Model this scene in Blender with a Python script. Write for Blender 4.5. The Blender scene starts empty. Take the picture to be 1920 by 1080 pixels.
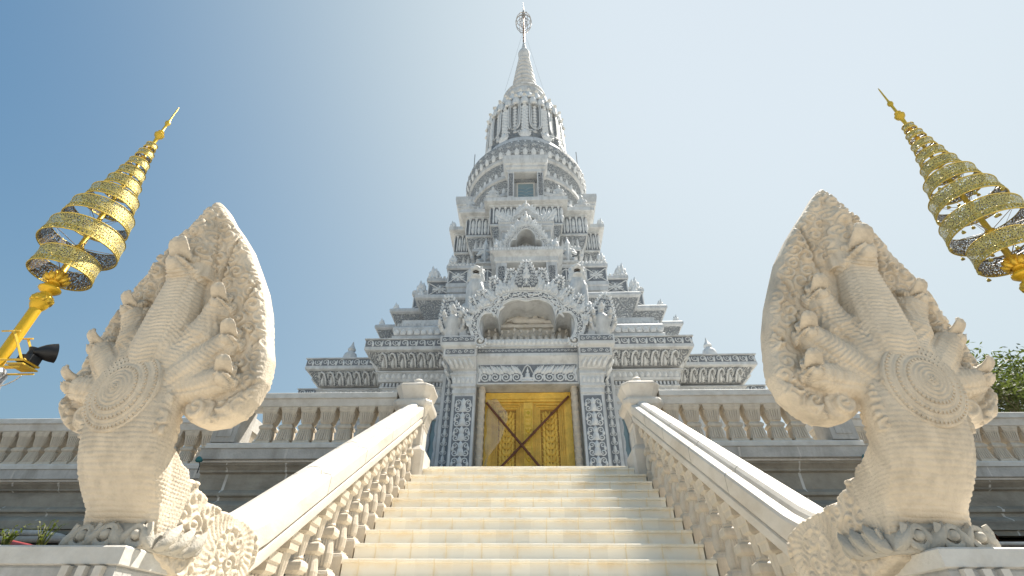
import bpy, bmesh, math, random
import numpy as np
from mathutils import Vector, Matrix, noise
from math import sin, cos, pi, radians, sqrt, atan2
random.seed(7)
SC = bpy.context.scene
COL = SC.collection
# ---------------------------------------------------------------- camera (eye height is z = 0, the ground lies 1.6 m below)
FPX, CX0 = 920.0, 0.05
YAW, PIT, ROL = radians(-2.35), radians(36.7), radians(0.54)
cf = Vector((sin(YAW)*cos(PIT), cos(YAW)*cos(PIT), sin(PIT)))
cr = Vector((cos(YAW), -sin(YAW), 0)); cu = cr.cross(cf)
cr, cu = cr*cos(ROL)+cu*sin(ROL), cu*cos(ROL)-cr*sin(ROL)
cam = bpy.data.cameras.new('camera'); cam_o = bpy.data.objects.new('camera', cam); COL.objects.link(cam_o)
cam.sensor_width = 36.0; cam.lens = 36.0*FPX/1920.0; cam.clip_start = 0.05; cam.clip_end = 5000
cam_o.matrix_world = Matrix(((cr.x, cu.x, -cf.x, CX0), (cr.y, cu.y, -cf.y, 0), (cr.z, cu.z, -cf.z, 0), (0, 0, 0, 1)))
SC.camera = cam_o
def P(px, py, Y):
    """world point on the plane y = Y that was measured at this pixel of the photograph"""
    q = cf + cr*((px-960)/FPX) + cu*((540-py)/FPX); t = Y/q.y
    return Vector((CX0+q.x*t, Y, q.z*t))
# ---------------------------------------------------------------- light
SUN_AZ, SUN_EL = radians(50), radians(60)      # azimuth clockwise from +Y (to the right of the view), elevation
EXPO = 1.1
SKYK = .125*2**EXPO
W = bpy.data.worlds.new("World"); SC.world = W; W.use_nodes = True
wn, wl = W.node_tree.nodes, W.node_tree.links
wn.clear()
wo = wn.new('ShaderNodeOutputWorld'); bg = wn.new('ShaderNodeBackground'); sky = wn.new('ShaderNodeTexSky')
sky.sky_type = 'NISHITA'; sky.sun_disc = False; sky.sun_elevation = SUN_EL; sky.sun_rotation = SUN_AZ
sky.altitude = 0; sky.air_density = 1.0; sky.dust_density = 8.0; sky.ozone_density = 1.6
def vm(op, a, b):
    n = wn.new('ShaderNodeVectorMath'); n.operation = op
    for i, q in enumerate((a, b)):
        if isinstance(q, tuple): n.inputs[i].default_value = q
        else: wl.new(q, n.inputs[i])
    return n.outputs[0]
# hazy tropical air: the glow near the sun is rolled off, the blue a little greener
scaled = vm('MULTIPLY', sky.outputs[0], (1.0, 1.25, 1.3))
den = vm('ADD', vm('MULTIPLY', scaled, (.275, .275, .275)), (1, 1, 1))
base = vm('MULTIPLY', vm('DIVIDE', scaled, den), (.21, .21, .21))
sp_ = wn.new('ShaderNodeSeparateXYZ'); cb_ = wn.new('ShaderNodeCombineXYZ'); wl.new(base, sp_.inputs[0])
def mth(op, a, b, clamp=False):
    n = wn.new('ShaderNodeMath'); n.operation = op; n.use_clamp = clamp
    for i, q in enumerate((a, b)):
        if isinstance(q, (int, float)): n.inputs[i].default_value = q
        else: wl.new(q, n.inputs[i])
    return n.outputs[0]
tcw = wn.new('ShaderNodeTexCoord'); spz = wn.new('ShaderNodeSeparateXYZ'); wl.new(tcw.outputs['Generated'], spz.inputs[0])
low = mth('POWER', mth('SUBTRACT', 1.0, spz.outputs[2], True), 2.0)          # paler haze towards the horizon
for i_, (a_, b_, c_, d_, p_, h_) in enumerate(((.205, .53, .112, .615, 1.9, .15), (.29, .43, .280, .535, 1.9, .15), (.37, .34, .47, .42, 1.8, .12))):
    t_ = mth('DIVIDE', mth('SUBTRACT', sp_.outputs[i_], a_), b_, True)
    y_ = mth('ADD', mth('MULTIPLY', mth('SUBTRACT', 1.0, mth('POWER', mth('SUBTRACT', 1.0, t_), p_)), d_), c_)
    y_ = mth('ADD', y_, mth('MULTIPLY', low, h_))
    wl.new(mth('DIVIDE', y_, SKYK), cb_.inputs[i_])
wl.new(cb_.outputs[0], bg.inputs[0]); bg.inputs[1].default_value = 0.125
wl.new(bg.outputs[0], wo.inputs[0])
sun = bpy.data.lights.new('sun', 'SUN'); sun.energy = 4.6; sun.angle = radians(0.5); sun.color = (1.0, 0.93, 0.82)
so = bpy.data.objects.new('sun', sun); COL.objects.link(so)
sd = Vector((sin(SUN_AZ)*cos(SUN_EL), cos(SUN_AZ)*cos(SUN_EL), sin(SUN_EL)))
so.rotation_euler = sd.to_track_quat('Z', 'Y').to_euler(); so.location = sd*60
SC.view_settings.view_transform = 'Standard'; SC.view_settings.look = 'None'
SC.view_settings.exposure = EXPO; SC.view_settings.gamma = 1
# ---------------------------------------------------------------- materials
def lin(c):
    return tuple(((x/255)/12.92 if x/255 <= .04045 else ((x/255+.055)/1.055)**2.4) for x in c)
def mat(name, col, rough=.7, metal=0, noise_scale=3, var=.12, bump=.15, bump_scale=40, streak=0, stain=None, spec=.4, alpha=1):
    m = bpy.data.materials.new(name); m.use_nodes = True; N, L = m.node_tree.nodes, m.node_tree.links
    b = N['Principled BSDF']; b.inputs['Roughness'].default_value = rough; b.inputs['Metallic'].default_value = metal
    b.inputs['Specular IOR Level'].default_value = spec
    tc = N.new('ShaderNodeTexCoord')
    n1 = N.new('ShaderNodeTexNoise'); n1.inputs['Scale'].default_value = noise_scale; n1.inputs['Detail'].default_value = 7; n1.inputs['Roughness'].default_value = .65
    L.new(tc.outputs['Object'], n1.inputs['Vector'])
    r = N.new('ShaderNodeMapRange'); r.inputs[1].default_value = .3; r.inputs[2].default_value = .7; r.inputs[3].default_value = 1-var; r.inputs[4].default_value = 1+var*.5
    L.new(n1.outputs[0], r.inputs[0])
    mx = N.new('ShaderNodeMix'); mx.data_type = 'RGBA'; mx.blend_type = 'MULTIPLY'; mx.inputs[0].default_value = 1
    mx.inputs[6].default_value = (*col, 1); L.new(r.outputs[0], mx.inputs[7])
    out = mx.outputs[2]
    if stain:
        mp = N.new('ShaderNodeMapping'); mp.inputs['Scale'].default_value = stain[3] if len(stain) > 3 else (2.5, 2.5, .5)
        L.new(tc.outputs['Object'], mp.inputs[0])
        n3 = N.new('ShaderNodeTexNoise'); n3.inputs['Scale'].default_value = stain[2]; n3.inputs['Detail'].default_value = 6; n3.inputs['Roughness'].default_value = .7
        L.new(mp.outputs[0], n3.inputs['Vector'])
        r3 = N.new('ShaderNodeMapRange'); r3.inputs[1].default_value = .47; r3.inputs[2].default_value = .70; r3.inputs[4].default_value = stain[1]
        L.new(n3.outputs[0], r3.inputs[0])
        m3 = N.new('ShaderNodeMix'); m3.data_type = 'RGBA'; L.new(r3.outputs[0], m3.inputs[0]); L.new(out, m3.inputs[6]); m3.inputs[7].default_value = (*stain[0], 1)
        out = m3.outputs[2]
    L.new(out, b.inputs['Base Color'])
    if bump:
        n2 = N.new('ShaderNodeTexNoise'); n2.inputs['Scale'].default_value = bump_scale; n2.inputs['Detail'].default_value = 5
        L.new(tc.outputs['Object'], n2.inputs['Vector'])
        bp = N.new('ShaderNodeBump'); bp.inputs['Strength'].default_value = bump; bp.inputs['Distance'].default_value = .02
        L.new(n2.outputs[0], bp.inputs['Height']); L.new(bp.outputs[0], b.inputs['Normal'])
    m['out'] = 1
    return m
def carved(name, hi, lo, scale, ring=26, dist=.035, thr=.45, rough=.75):
    """painted scroll carving: pale curls standing on a darker painted ground"""
    m = bpy.data.materials.new(name); m.use_nodes = True; N, L = m.node_tree.nodes, m.node_tree.links
    b = N['Principled BSDF']; b.inputs['Roughness'].default_value = rough; b.inputs['Specular IOR Level'].default_value = .3
    tc = N.new('ShaderNodeTexCoord'); mp = N.new('ShaderNodeMapping'); mp.inputs['Scale'].default_value = (scale, scale, scale)
    L.new(tc.outputs['Object'], mp.inputs[0])
    nz = N.new('ShaderNodeTexNoise'); nz.inputs['Scale'].default_value = 1.3; nz.inputs['Detail'].default_value = 1
    L.new(mp.outputs[0], nz.inputs['Vector'])
    mv = N.new('ShaderNodeMix'); mv.data_type = 'RGBA'; mv.blend_type = 'LINEAR_LIGHT'; mv.inputs[0].default_value = .35
    L.new(mp.outputs[0], mv.inputs[6]); L.new(nz.outputs['Color'], mv.inputs[7])
    vo = N.new('ShaderNodeTexVoronoi'); vo.inputs['Scale'].default_value = 1.0; vo.feature = 'F1'; vo.inputs['Randomness'].default_value = .7
    L.new(mv.outputs[2], vo.inputs['Vector'])
    m1 = N.new('ShaderNodeMath'); m1.operation = 'MULTIPLY'; m1.inputs[1].default_value = ring; L.new(vo.outputs['Distance'], m1.inputs[0])
    m2 = N.new('ShaderNodeMath'); m2.operation = 'SINE'; L.new(m1.outputs[0], m2.inputs[0])
    # cell borders as well
    ve = N.new('ShaderNodeTexVoronoi'); ve.feature = 'DISTANCE_TO_EDGE'; ve.inputs['Randomness'].default_value = .7
    L.new(mv.outputs[2], ve.inputs['Vector'])
    e1 = N.new('ShaderNodeMapRange'); e1.inputs[1].default_value = .02; e1.inputs[2].default_value = .1; L.new(ve.outputs['Distance'], e1.inputs[0])
    r1 = N.new('ShaderNodeMapRange'); r1.inputs[1].default_value = -.75; r1.inputs[2].default_value = .15; L.new(m2.outputs[0], r1.inputs[0])
    mm = N.new('ShaderNodeMath'); mm.operation = 'MULTIPLY'; L.new(r1.outputs[0], mm.inputs[0]); L.new(e1.outputs[0], mm.inputs[1])
    mx = N.new('ShaderNodeMix'); mx.data_type = 'RGBA'; mx.inputs[6].default_value = (*lo, 1); mx.inputs[7].default_value = (*hi, 1)
    L.new(mm.outputs[0], mx.inputs[0])
    L.new(mx.outputs[2], b.inputs['Base Color'])
    bp = N.new('ShaderNodeBump'); bp.inputs['Strength'].default_value = .9; bp.inputs['Distance'].default_value = dist
    L.new(mm.outputs[0], bp.inputs['Height']); L.new(bp.outputs[0], b.inputs['Normal'])
    return m
WHT = (.61, .63, .64); WHT2 = (.54, .56, .575); GRD = (.20, .22, .245); GRD2 = (.235, .255, .275)
M = {}
M['white'] = mat('temple_white_paint', WHT, .6, var=.16, noise_scale=2.2, bump=.12, stain=((.30, .305, .31), .65, 1.1))
M['white2'] = mat('temple_pale_grey_paint', WHT2, .65, var=.18, noise_scale=2.5, bump=.2, stain=((.25, .26, .27), .65, 1.3))
M['ground'] = mat('carving_ground_grey', GRD, .85, var=.2, noise_scale=8)
M['relief'] = mat('carved_relief_white', (.68, .70, .71), .6, var=.2, noise_scale=9, bump=.25, bump_scale=55)
M['carve_s'] = carved('small_scroll_carving', (.60, .62, .635), GRD2, 5.2)
M['carve_m'] = carved('scroll_carving', (.57, .59, .605), GRD2, 3.0)
M['carve_l'] = carved('large_scroll_carving', (.47, .48, .49), (.17, .19, .21), 1.7, ring=30, dist=.06)
M['carve_d'] = carved('dark_scroll_carving', (.38, .40, .41), (.13, .15, .17), 2.1, ring=28, dist=.07)
M['carve_b'] = carved('lotus_block_carving', (.50, .52, .535), (.26, .28, .30), 2.9, ring=26, dist=.05)
M['panel_g'] = carved('pillar_panel_carving', (.66, .67, .67), (.11, .125, .15), 5.5, dist=.03)
M['stone'] = mat('terrace_stone', (.52, .51, .485), .75, var=.25, noise_scale=3.5, bump=.35, bump_scale=30, stain=((.27, .25, .22), .8, 1.3))
M['stone_l'] = mat('terrace_coping_stone', (.64, .62, .58), .65, var=.15, noise_scale=3, bump=.2, stain=((.42, .38, .32), .6, 1.6, (1.5, 1.5, 2)))
M['wall'] = mat('retaining_wall_stone', (.36, .33, .275), .8, var=.3, noise_scale=2.5, bump=.4, bump_scale=20, stain=((.16, .145, .12), .8, 1.2, (.6, .6, 3)))
M['rail'] = mat('cast_rail_stone', (.66, .62, .56), .6, var=.10, noise_scale=2.5, bump=.15, bump_scale=60, stain=((.44, .38, .30), .6, 2.2, (1, .35, 1)))
M['balus'] = mat('cast_baluster_stone', (.64, .57, .47), .7, var=.15, noise_scale=6, bump=.25, bump_scale=60, stain=((.40, .34, .27), .6, 2.5))
M['naga'] = mat('cast_cream_stone', (.69, .595, .47), .72, var=.16, noise_scale=5, bump=.35, bump_scale=90, stain=((.36, .31, .245), .75, 2.6, (1.6, 1.6, .8)))
M['naga_g'] = mat('cast_grey_stone', (.52, .48, .41), .75, var=.2, noise_scale=6, bump=.35, bump_scale=80, stain=((.30, .28, .25), .7, 3.0, (1, 1, 1)))
M['gold'] = mat('gold_paint', (.78, .50, .06), .34, metal=.55, var=.2, noise_scale=14, bump=.25, bump_scale=90)
M['gold_f'] = mat('gilded_filigree', (.62, .47, .11), .38, metal=.6, var=.25, noise_scale=18, bump=.35, bump_scale=120)
M['gold_p'] = mat('gold_pole_paint', (.80, .48, .03), .32, metal=.35, var=.1, noise_scale=6, bump=.05)
M['yel'] = mat('yellow_bracket_paint', (.72, .47, .06), .45, var=.15, noise_scale=12)
M['door'] = mat('door_gold_wood', (.90, .60, .12), .42, var=.2, noise_scale=5, bump=.2, bump_scale=50, stain=((.52, .28, .03), .6, 3, (1, 1, 1)))
M['door_d'] = mat('door_carving_ground', (.40, .21, .03), .55, var=.2, noise_scale=10)
M['brown'] = mat('rusty_brown_bar', (.17, .065, .035), .6, var=.3, noise_scale=14)
M['black'] = mat('lamp_black', (.018, .018, .02), .45, var=.3, noise_scale=20, bump=.1)
M['silver'] = mat('silver_foil', (.55, .56, .58), .3, metal=.6, noise_scale=14, var=.2, bump=.8, bump_scale=22)
M['teal'] = mat('teal_plastic', (.02, .16, .18), .4)
M['red'] = mat('red_pipe', (.42, .07, .07), .5, var=.2)
M['pvc'] = mat('grey_pvc_pipe', (.42, .38, .33), .5, var=.25, noise_scale=6)
M['dark'] = mat('dark_soil_and_void', (.045, .035, .028), .95, var=.5, noise_scale=5)
M['bark'] = mat('bark', (.12, .09, .06), .9, var=.3, noise_scale=12, bump=.5)
M['spire_m'] = mat('spire_weathered_metal', (.33, .31, .29), .45, metal=.5, var=.2, noise_scale=6)
M['rose'] = mat('spire_rose_gold', (.42, .28, .20), .45, metal=.4)
def leafmat(name, col, col2):
    m = mat(name, col, .55, noise_scale=1.3, var=.35, bump=0, stain=(col2, .8, 1.2, (1, 1, 1)))
    m.node_tree.nodes['Principled BSDF'].inputs['Subsurface Weight'].default_value = 0
    N, L = m.node_tree.nodes, m.node_tree.links; b = N['Principled BSDF']; o = N['Material Output']
    t = N.new('ShaderNodeBsdfTranslucent'); t.inputs[0].default_value = (col[0]*1.6, col[1]*1.7, col[2]*.8, 1)
    a = N.new('ShaderNodeMixShader'); a.inputs[0].default_value = .35; L.new(b.outputs[0], a.inputs[1]); L.new(t.outputs[0], a.inputs[2]); L.new(a.outputs[0], o.inputs[0])
    return m
M['leaf'] = leafmat('small_green_leaves', (.070, .090, .028), (.12, .125, .045))
M['weed'] = leafmat('weed_leaves', (.10, .13, .03), (.22, .2, .06))
def glass():
    m = bpy.data.materials.new('bluish_window_glass'); m.use_nodes = True; b = m.node_tree.nodes['Principled BSDF']
    b.inputs['Base Color'].default_value = (.22, .30, .32, 1); b.inputs['Roughness'].default_value = .12; b.inputs['Specular IOR Level'].default_value = .8
    return m
M['glass'] = glass()
def plastic():
    m = bpy.data.materials.new('clear_plastic_sheet'); m.use_nodes = True; b = m.node_tree.nodes['Principled BSDF']
    b.inputs['Base Color'].default_value = (.75, .66, .5, 1); b.inputs['Roughness'].default_value = .25; b.inputs['Alpha'].default_value = .33
    return m
M['plastic'] = plastic()
def steps_mat():
    """cream tiles: joints, brownish run-off stains and mottling"""
    m = bpy.data.materials.new('cream_stair_tiles'); m.use_nodes = True; N, L = m.node_tree.nodes, m.node_tree.links
    b = N['Principled BSDF']; b.inputs['Roughness'].default_value = .45; b.inputs['Specular IOR Level'].default_value = .4
    tc = N.new('ShaderNodeTexCoord'); oi = N.new('ShaderNodeObjectInfo')
    sx = N.new('ShaderNodeSeparateXYZ'); L.new(tc.outputs['Object'], sx.inputs[0])
    # running joints, shifted per step
    mu = N.new('ShaderNodeMath'); mu.operation = 'MULTIPLY'; mu.inputs[1].default_value = .6; L.new(oi.outputs['Random'], mu.inputs[0])
    ad = N.new('ShaderNodeMath'); ad.operation = 'ADD'; L.new(sx.outputs[0], ad.inputs[0]); L.new(mu.outputs[0], ad.inputs[1])
    dv = N.new('ShaderNodeMath'); dv.operation = 'DIVIDE'; dv.inputs[1].default_value = .37; L.new(ad.outputs[0], dv.inputs[0])
    fr = N.new('ShaderNodeMath'); fr.operation = 'PINGPONG'; fr.inputs[1].default_value = .5; L.new(dv.outputs[0], fr.inputs[0])
    jr = N.new('ShaderNodeMapRange'); jr.inputs[1].default_value = .008; jr.inputs[2].default_value = .028; L.new(fr.outputs[0], jr.inputs[0])
    jw = N.new('ShaderNodeMapRange'); jw.inputs[1].default_value = .0; jw.inputs[2].default_value = .16; jw.inputs[3].default_value = 1; jw.inputs[4].default_value = 0; L.new(fr.outputs[0], jw.inputs[0])
    # per tile tint
    fl = N.new('ShaderNodeMath'); fl.operation = 'FLOOR'
    of = N.new('ShaderNodeMath'); of.operation = 'ADD'; of.inputs[1].default_value = .5; L.new(dv.outputs[0], of.inputs[0]); L.new(of.outputs[0], fl.inputs[0])
    ad2 = N.new('ShaderNodeMath'); ad2.operation = 'ADD'; L.new(fl.outputs[0], ad2.inputs[0]); L.new(oi.outputs['Random'], ad2.inputs[1])
    wn_ = N.new('ShaderNodeTexWhiteNoise'); wn_.noise_dimensions = '1D'; L.new(ad2.outputs[0], wn_.inputs['W'])
    tr = N.new('ShaderNodeMapRange'); tr.inputs[3].default_value = .88; tr.inputs[4].default_value = 1.0; L.new(wn_.outputs['Value'], tr.inputs[0])
    n1 = N.new('ShaderNodeTexNoise'); n1.inputs['Scale'].default_value = 3.2; n1.inputs['Detail'].default_value = 6; n1.inputs['Roughness'].default_value = .7
    cmb = N.new('ShaderNodeVectorMath'); cmb.operation = 'ADD'; L.new(tc.outputs['Object'], cmb.inputs[0]); L.new(oi.outputs['Location'], cmb.inputs[1]); L.new(cmb.outputs[0], n1.inputs['Vector'])
    sr = N.new('ShaderNodeMapRange'); sr.inputs[1].default_value = .45; sr.inputs[2].default_value = .72; L.new(n1.outputs[0], sr.inputs[0])
    # stains start under the nosing (object z: 0 = tread top) and along joints
    zr = N.new('ShaderNodeMapRange'); zr.inputs[1].default_value = -.115; zr.inputs[2].default_value = -.035; L.new(sx.outputs[2], zr.inputs[0])
    mxz = N.new('ShaderNodeMath'); mxz.operation = 'MAXIMUM'; L.new(zr.outputs[0], mxz.inputs[0]); L.new(jw.outputs[0], mxz.inputs[1])
    zs = N.new('ShaderNodeMath'); zs.operation = 'MULTIPLY'; L.new(mxz.outputs[0], zs.inputs[0]); L.new(sr.outputs[0], zs.inputs[1])
    za = N.new('ShaderNodeMath'); za.operation = 'MULTIPLY_ADD'; za.inputs[1].default_value = .55; L.new(zs.outputs[0], za.inputs[0])
    z2 = N.new('ShaderNodeMath'); z2.operation = 'MULTIPLY'; z2.inputs[1].default_value = .13; L.new(mxz.outputs[0], z2.inputs[0]); L.new(z2.outputs[0], za.inputs[2])
    c1 = N.new('ShaderNodeMix'); c1.data_type = 'RGBA'; c1.inputs[6].default_value = (.90, .87, .785, 1); c1.inputs[7].default_value = (.74, .56, .30, 1); L.new(za.outputs[0], c1.inputs[0])
    # sparse dark rust patches
    n4 = N.new('ShaderNodeTexNoise'); n4.inputs['Scale'].default_value = 5.5; n4.inputs['Detail'].default_value = 9; n4.inputs['Roughness'].default_value = .75; L.new(cmb.outputs[0], n4.inputs['Vector'])
    r4 = N.new('ShaderNodeMapRange'); r4.inputs[1].default_value = .665; r4.inputs[2].default_value = .72; r4.inputs[4].default_value = .8; L.new(n4.outputs[0], r4.inputs[0])
    c4 = N.new('ShaderNodeMix'); c4.data_type = 'RGBA'; c4.inputs[7].default_value = (.38, .22, .07, 1); L.new(r4.outputs[0], c4.inputs[0]); L.new(c1.outputs[2], c4.inputs[6])
    c2 = N.new('ShaderNodeMix'); c2.data_type = 'RGBA'; c2.blend_type = 'MULTIPLY'; c2.inputs[0].default_value = 1; L.new(c4.outputs[2], c2.inputs[6]); L.new(tr.outputs[0], c2.inputs[7])
    c3 = N.new('ShaderNodeMix'); c3.data_type = 'RGBA'; c3.inputs[6].default_value = (.80, .70, .52, 1); L.new(jr.outputs[0], c3.inputs[0]); L.new(c2.outputs[2], c3.inputs[7])
    L.new(c3.outputs[2], b.inputs['Base Color'])
    bp = N.new('ShaderNodeBump'); bp.inputs['Strength'].default_value = .5; bp.inputs['Distance'].default_value = .004; L.new(jr.outputs[0], bp.inputs['Height']); L.new(bp.outputs[0], b.inputs['Normal'])
    return m
M['steps'] = steps_mat()
def filigree():
    """gilded sheet pierced by a fine pattern of holes"""
    m = mat('pierced_gilded_band', (.74, .60, .20), .40, metal=.35, var=.25, noise_scale=18, bump=.35, bump_scale=120)
    N, L = m.node_tree.nodes, m.node_tree.links; b = N['Principled BSDF']
    tc = N.new('ShaderNodeTexCoord'); v = N.new('ShaderNodeTexVoronoi'); v.feature = 'DISTANCE_TO_EDGE'; v.inputs['Scale'].default_value = 44
    L.new(tc.outputs['Object'], v.inputs['Vector'])
    r = N.new('ShaderNodeMapRange'); r.inputs[1].default_value = .12; r.inputs[2].default_value = .16; r.inputs[3].default_value = 1; r.inputs[4].default_value = 0
    L.new(v.outputs['Distance'], r.inputs[0]); L.new(r.outputs[0], b.inputs['Alpha'])
    return m
M['fili'] = filigree()
M['fili_shade'] = M['fili'].copy(); M['fili_shade'].name = 'pierced_band_shaded'  # copy of the band, darkened to paint backlit shade on the inner faces
for n_ in M['fili_shade'].node_tree.nodes:
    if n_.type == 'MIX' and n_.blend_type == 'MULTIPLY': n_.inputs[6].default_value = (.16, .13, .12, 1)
# ---------------------------------------------------------------- objects
def setp(o, label=None, cat=None, group=None, kind=None):
    if label: o['label'] = label
    if cat: o['category'] = cat
    if group: o['group'] = group
    if kind: o['kind'] = kind
    return o
def thing(name, label, cat, loc=(0, 0, 0), group=None, rz=0):
    o = bpy.data.objects.new(name, None); o.empty_display_size = .2; COL.objects.link(o); o.location = loc; o.rotation_euler = (0, 0, rz)
    return setp(o, label, cat, group)
def copy_tree(o, parent=None):
    c = o.copy(); COL.objects.link(c); c.parent = parent
    for ch in [x for x in bpy.data.objects if x.parent == o]: copy_tree(ch, c)
    return c
class MB:
    def __init__(s): s.v = []; s.f = []; s.m = []
    def add(s, vs, fs, mi=0):
        k = len(s.v); s.v.extend([tuple(x) for x in vs]); s.f.extend([tuple(i+k for i in f) for f in fs]); s.m.extend([mi]*len(fs))
    def box(s, x0, x1, y0, y1, z0, z1, mi=0):
        s.add([(x0,y0,z0),(x1,y0,z0),(x1,y1,z0),(x0,y1,z0),(x0,y0,z1),(x1,y0,z1),(x1,y1,z1),(x0,y1,z1)],
              [(0,3,2,1),(4,5,6,7),(0,1,5,4),(1,2,6,5),(2,3,7,6),(3,0,4,7)], mi)
    def frame(s, o, ux, uy, uz, sx, sy, sz, mi=0):
        """box centred on o with half sizes along three unit axes"""
        o = Vector(o); a, b, c = Vector(ux)*sx, Vector(uy)*sy, Vector(uz)*sz
        s.add([o-a-b-c, o+a-b-c, o+a+b-c, o-a+b-c, o-a-b+c, o+a-b+c, o+a+b+c, o-a+b+c],
              [(0,3,2,1),(4,5,6,7),(0,1,5,4),(1,2,6,5),(2,3,7,6),(3,0,4,7)], mi)
    def loft(s, rings, closed=True, cap0=True, cap1=True, mi=0, mis=None):
        n = len(rings[0]); k = len(s.v)
        for r in rings: s.v.extend([tuple(p) for p in r])
        for i in range(len(rings)-1):
            for j in range(n if closed else n-1):
                j2 = (j+1) % n
                s.f.append((k+i*n+j, k+i*n+j2, k+(i+1)*n+j2, k+(i+1)*n+j)); s.m.append(mis[i] if mis else mi)
        if closed and cap0: s.f.append(tuple(k+j for j in reversed(range(n)))); s.m.append(mis[0] if mis else mi)
        if closed and cap1: s.f.append(tuple(k+(len(rings)-1)*n+j for j in range(n))); s.m.append(mis[-1] if mis else mi)
    def lathe(s, prof, n=16, c=(0, 0, 0), mi=0, caps=True, rot=0, mis=None, ax=None, sq=(1, 1)):
        c = Vector(c); rings = []
        for r, z in prof:
            ring = [Vector((r*cos(rot+2*pi*j/n)*sq[0], r*sin(rot+2*pi*j/n)*sq[1], z)) for j in range(n)]
            if ax is not None: ring = [ax @ p for p in ring]
            rings.append([p+c for p in ring])
        s.loft(rings, True, caps, caps, mi, mis)
    def tube(s, pts, rad, n=6, mi=0, flat=None, caps=True):
        pts = [Vector(p) for p in pts]; rings = []
        if not hasattr(rad, '__len__'): rad = [rad]*len(pts)
        for i, p in enumerate(pts):
            t = (pts[min(i+1, len(pts)-1)]-pts[max(i-1, 0)]).normalized()
            up = Vector(flat[0]) if flat else (Vector((0, 0, 1)) if abs(t.z) < .9 else Vector((0, 1, 0)))
            a = t.cross(up).normalized(); b = a.cross(t).normalized(); k = flat[1] if flat else 1
            rings.append([p+a*(rad[i]*cos(2*pi*j/n))+b*(rad[i]*k*sin(2*pi*j/n)) for j in range(n)])
        s.loft(rings, True, caps, caps, mi)
    def prism(s, poly, o, ux, uy, n, d, mi=0, bevel=0):
        """outline poly in the (ux,uy) plane, extruded by d along n, optionally with a bevelled front edge"""
        o, ux, uy, n = Vector(o), Vector(ux), Vector(uy), Vector(n)
        cx = sum(p[0] for p in poly)/len(poly); cy = sum(p[1] for p in poly)/len(poly)
        def ring(k, h): return [o+ux*(cx+(p[0]-cx)*k)+uy*(cy+(p[1]-cy)*k)+n*h for p in poly]
        if bevel: s.loft([ring(1, 0), ring(1, d-bevel), ring(1-bevel*1.2, d)], True, True, True, mi)
        else: s.loft([ring(1, 0), ring(1, d)], True, True, True, mi)
    def petal(s, o, ux, uy, n, w, h, d, mi=0, bend=0, tip=1.0):
        """pointed domed leaf: base centre o, width along ux, height along uy, standing off along n"""
        o, ux, uy, n = Vector(o), Vector(ux), Vector(uy), Vector(n)
        V = [(.72, 0, 0), (1, .35, 0), (.8, .68, 0), (.32, .9, 0), (0, 1.04*tip, 0), (-.32, .9, 0), (-.8, .68, 0), (-1, .35, 0), (-.72, 0, 0), (0, -.04, 0)]
        W_ = [(x*.62, .42+(y-.42)*.62, .78) for x, y, z in V]
        vs = [o+ux*(x*w/2+bend*y*y*h)+uy*(y*h)+n*(z*d) for x, y, z in V+W_+[(0, .45, 1)]]
        s.add(vs, [(i, (i+1) % 10, 10+(i+1) % 10, 10+i) for i in range(10)]+[(20, 10+i, 10+(i+1) % 10) for i in range(10)], mi)
    def spiral(s, o, ux, uy, n, r, hand=1, turns=1.6, th=.3, mi=0, start=0, seg=16, k=.6):
        """raised scroll: a tapering rope curling inwards to a bud"""
        o, ux, uy, n = Vector(o), Vector(ux), Vector(uy), Vector(n); pts = []; rd = []
        for i in range(seg+1):
            t = i/seg; a = start+hand*turns*2*pi*t; q = r*(1-.86*t)
            pts.append(o+ux*(q*cos(a))+uy*(q*sin(a))+n*(r*th*.35)); rd.append(r*th*(1-.35*t)*.5)
        s.tube(pts, rd, 5, mi, flat=(n, k))
    def build(s, name, mats, parent=None, smooth=False, ang=35):
        me = bpy.data.meshes.new(name); me.from_pydata(s.v, [], s.f)
        if not isinstance(mats, (list, tuple)): mats = [mats]
        for m in mats: me.materials.append(M[m] if isinstance(m, str) else m)
        me.polygons.foreach_set('material_index', s.m)
        me.validate(); me.update()
        bm = bmesh.new(); bm.from_mesh(me); bmesh.ops.recalc_face_normals(bm, faces=bm.faces); bm.to_mesh(me); bm.free()
        if smooth:
            me.shade_smooth(); me.set_sharp_from_angle(angle=radians(ang))
        o = bpy.data.objects.new(name, me); COL.objects.link(o); o.parent = parent
        return o
X, Y_, Z = Vector((1, 0, 0)), Vector((0, 1, 0)), Vector((0, 0, 1)); FR = Vector((0, -1, 0))
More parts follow.
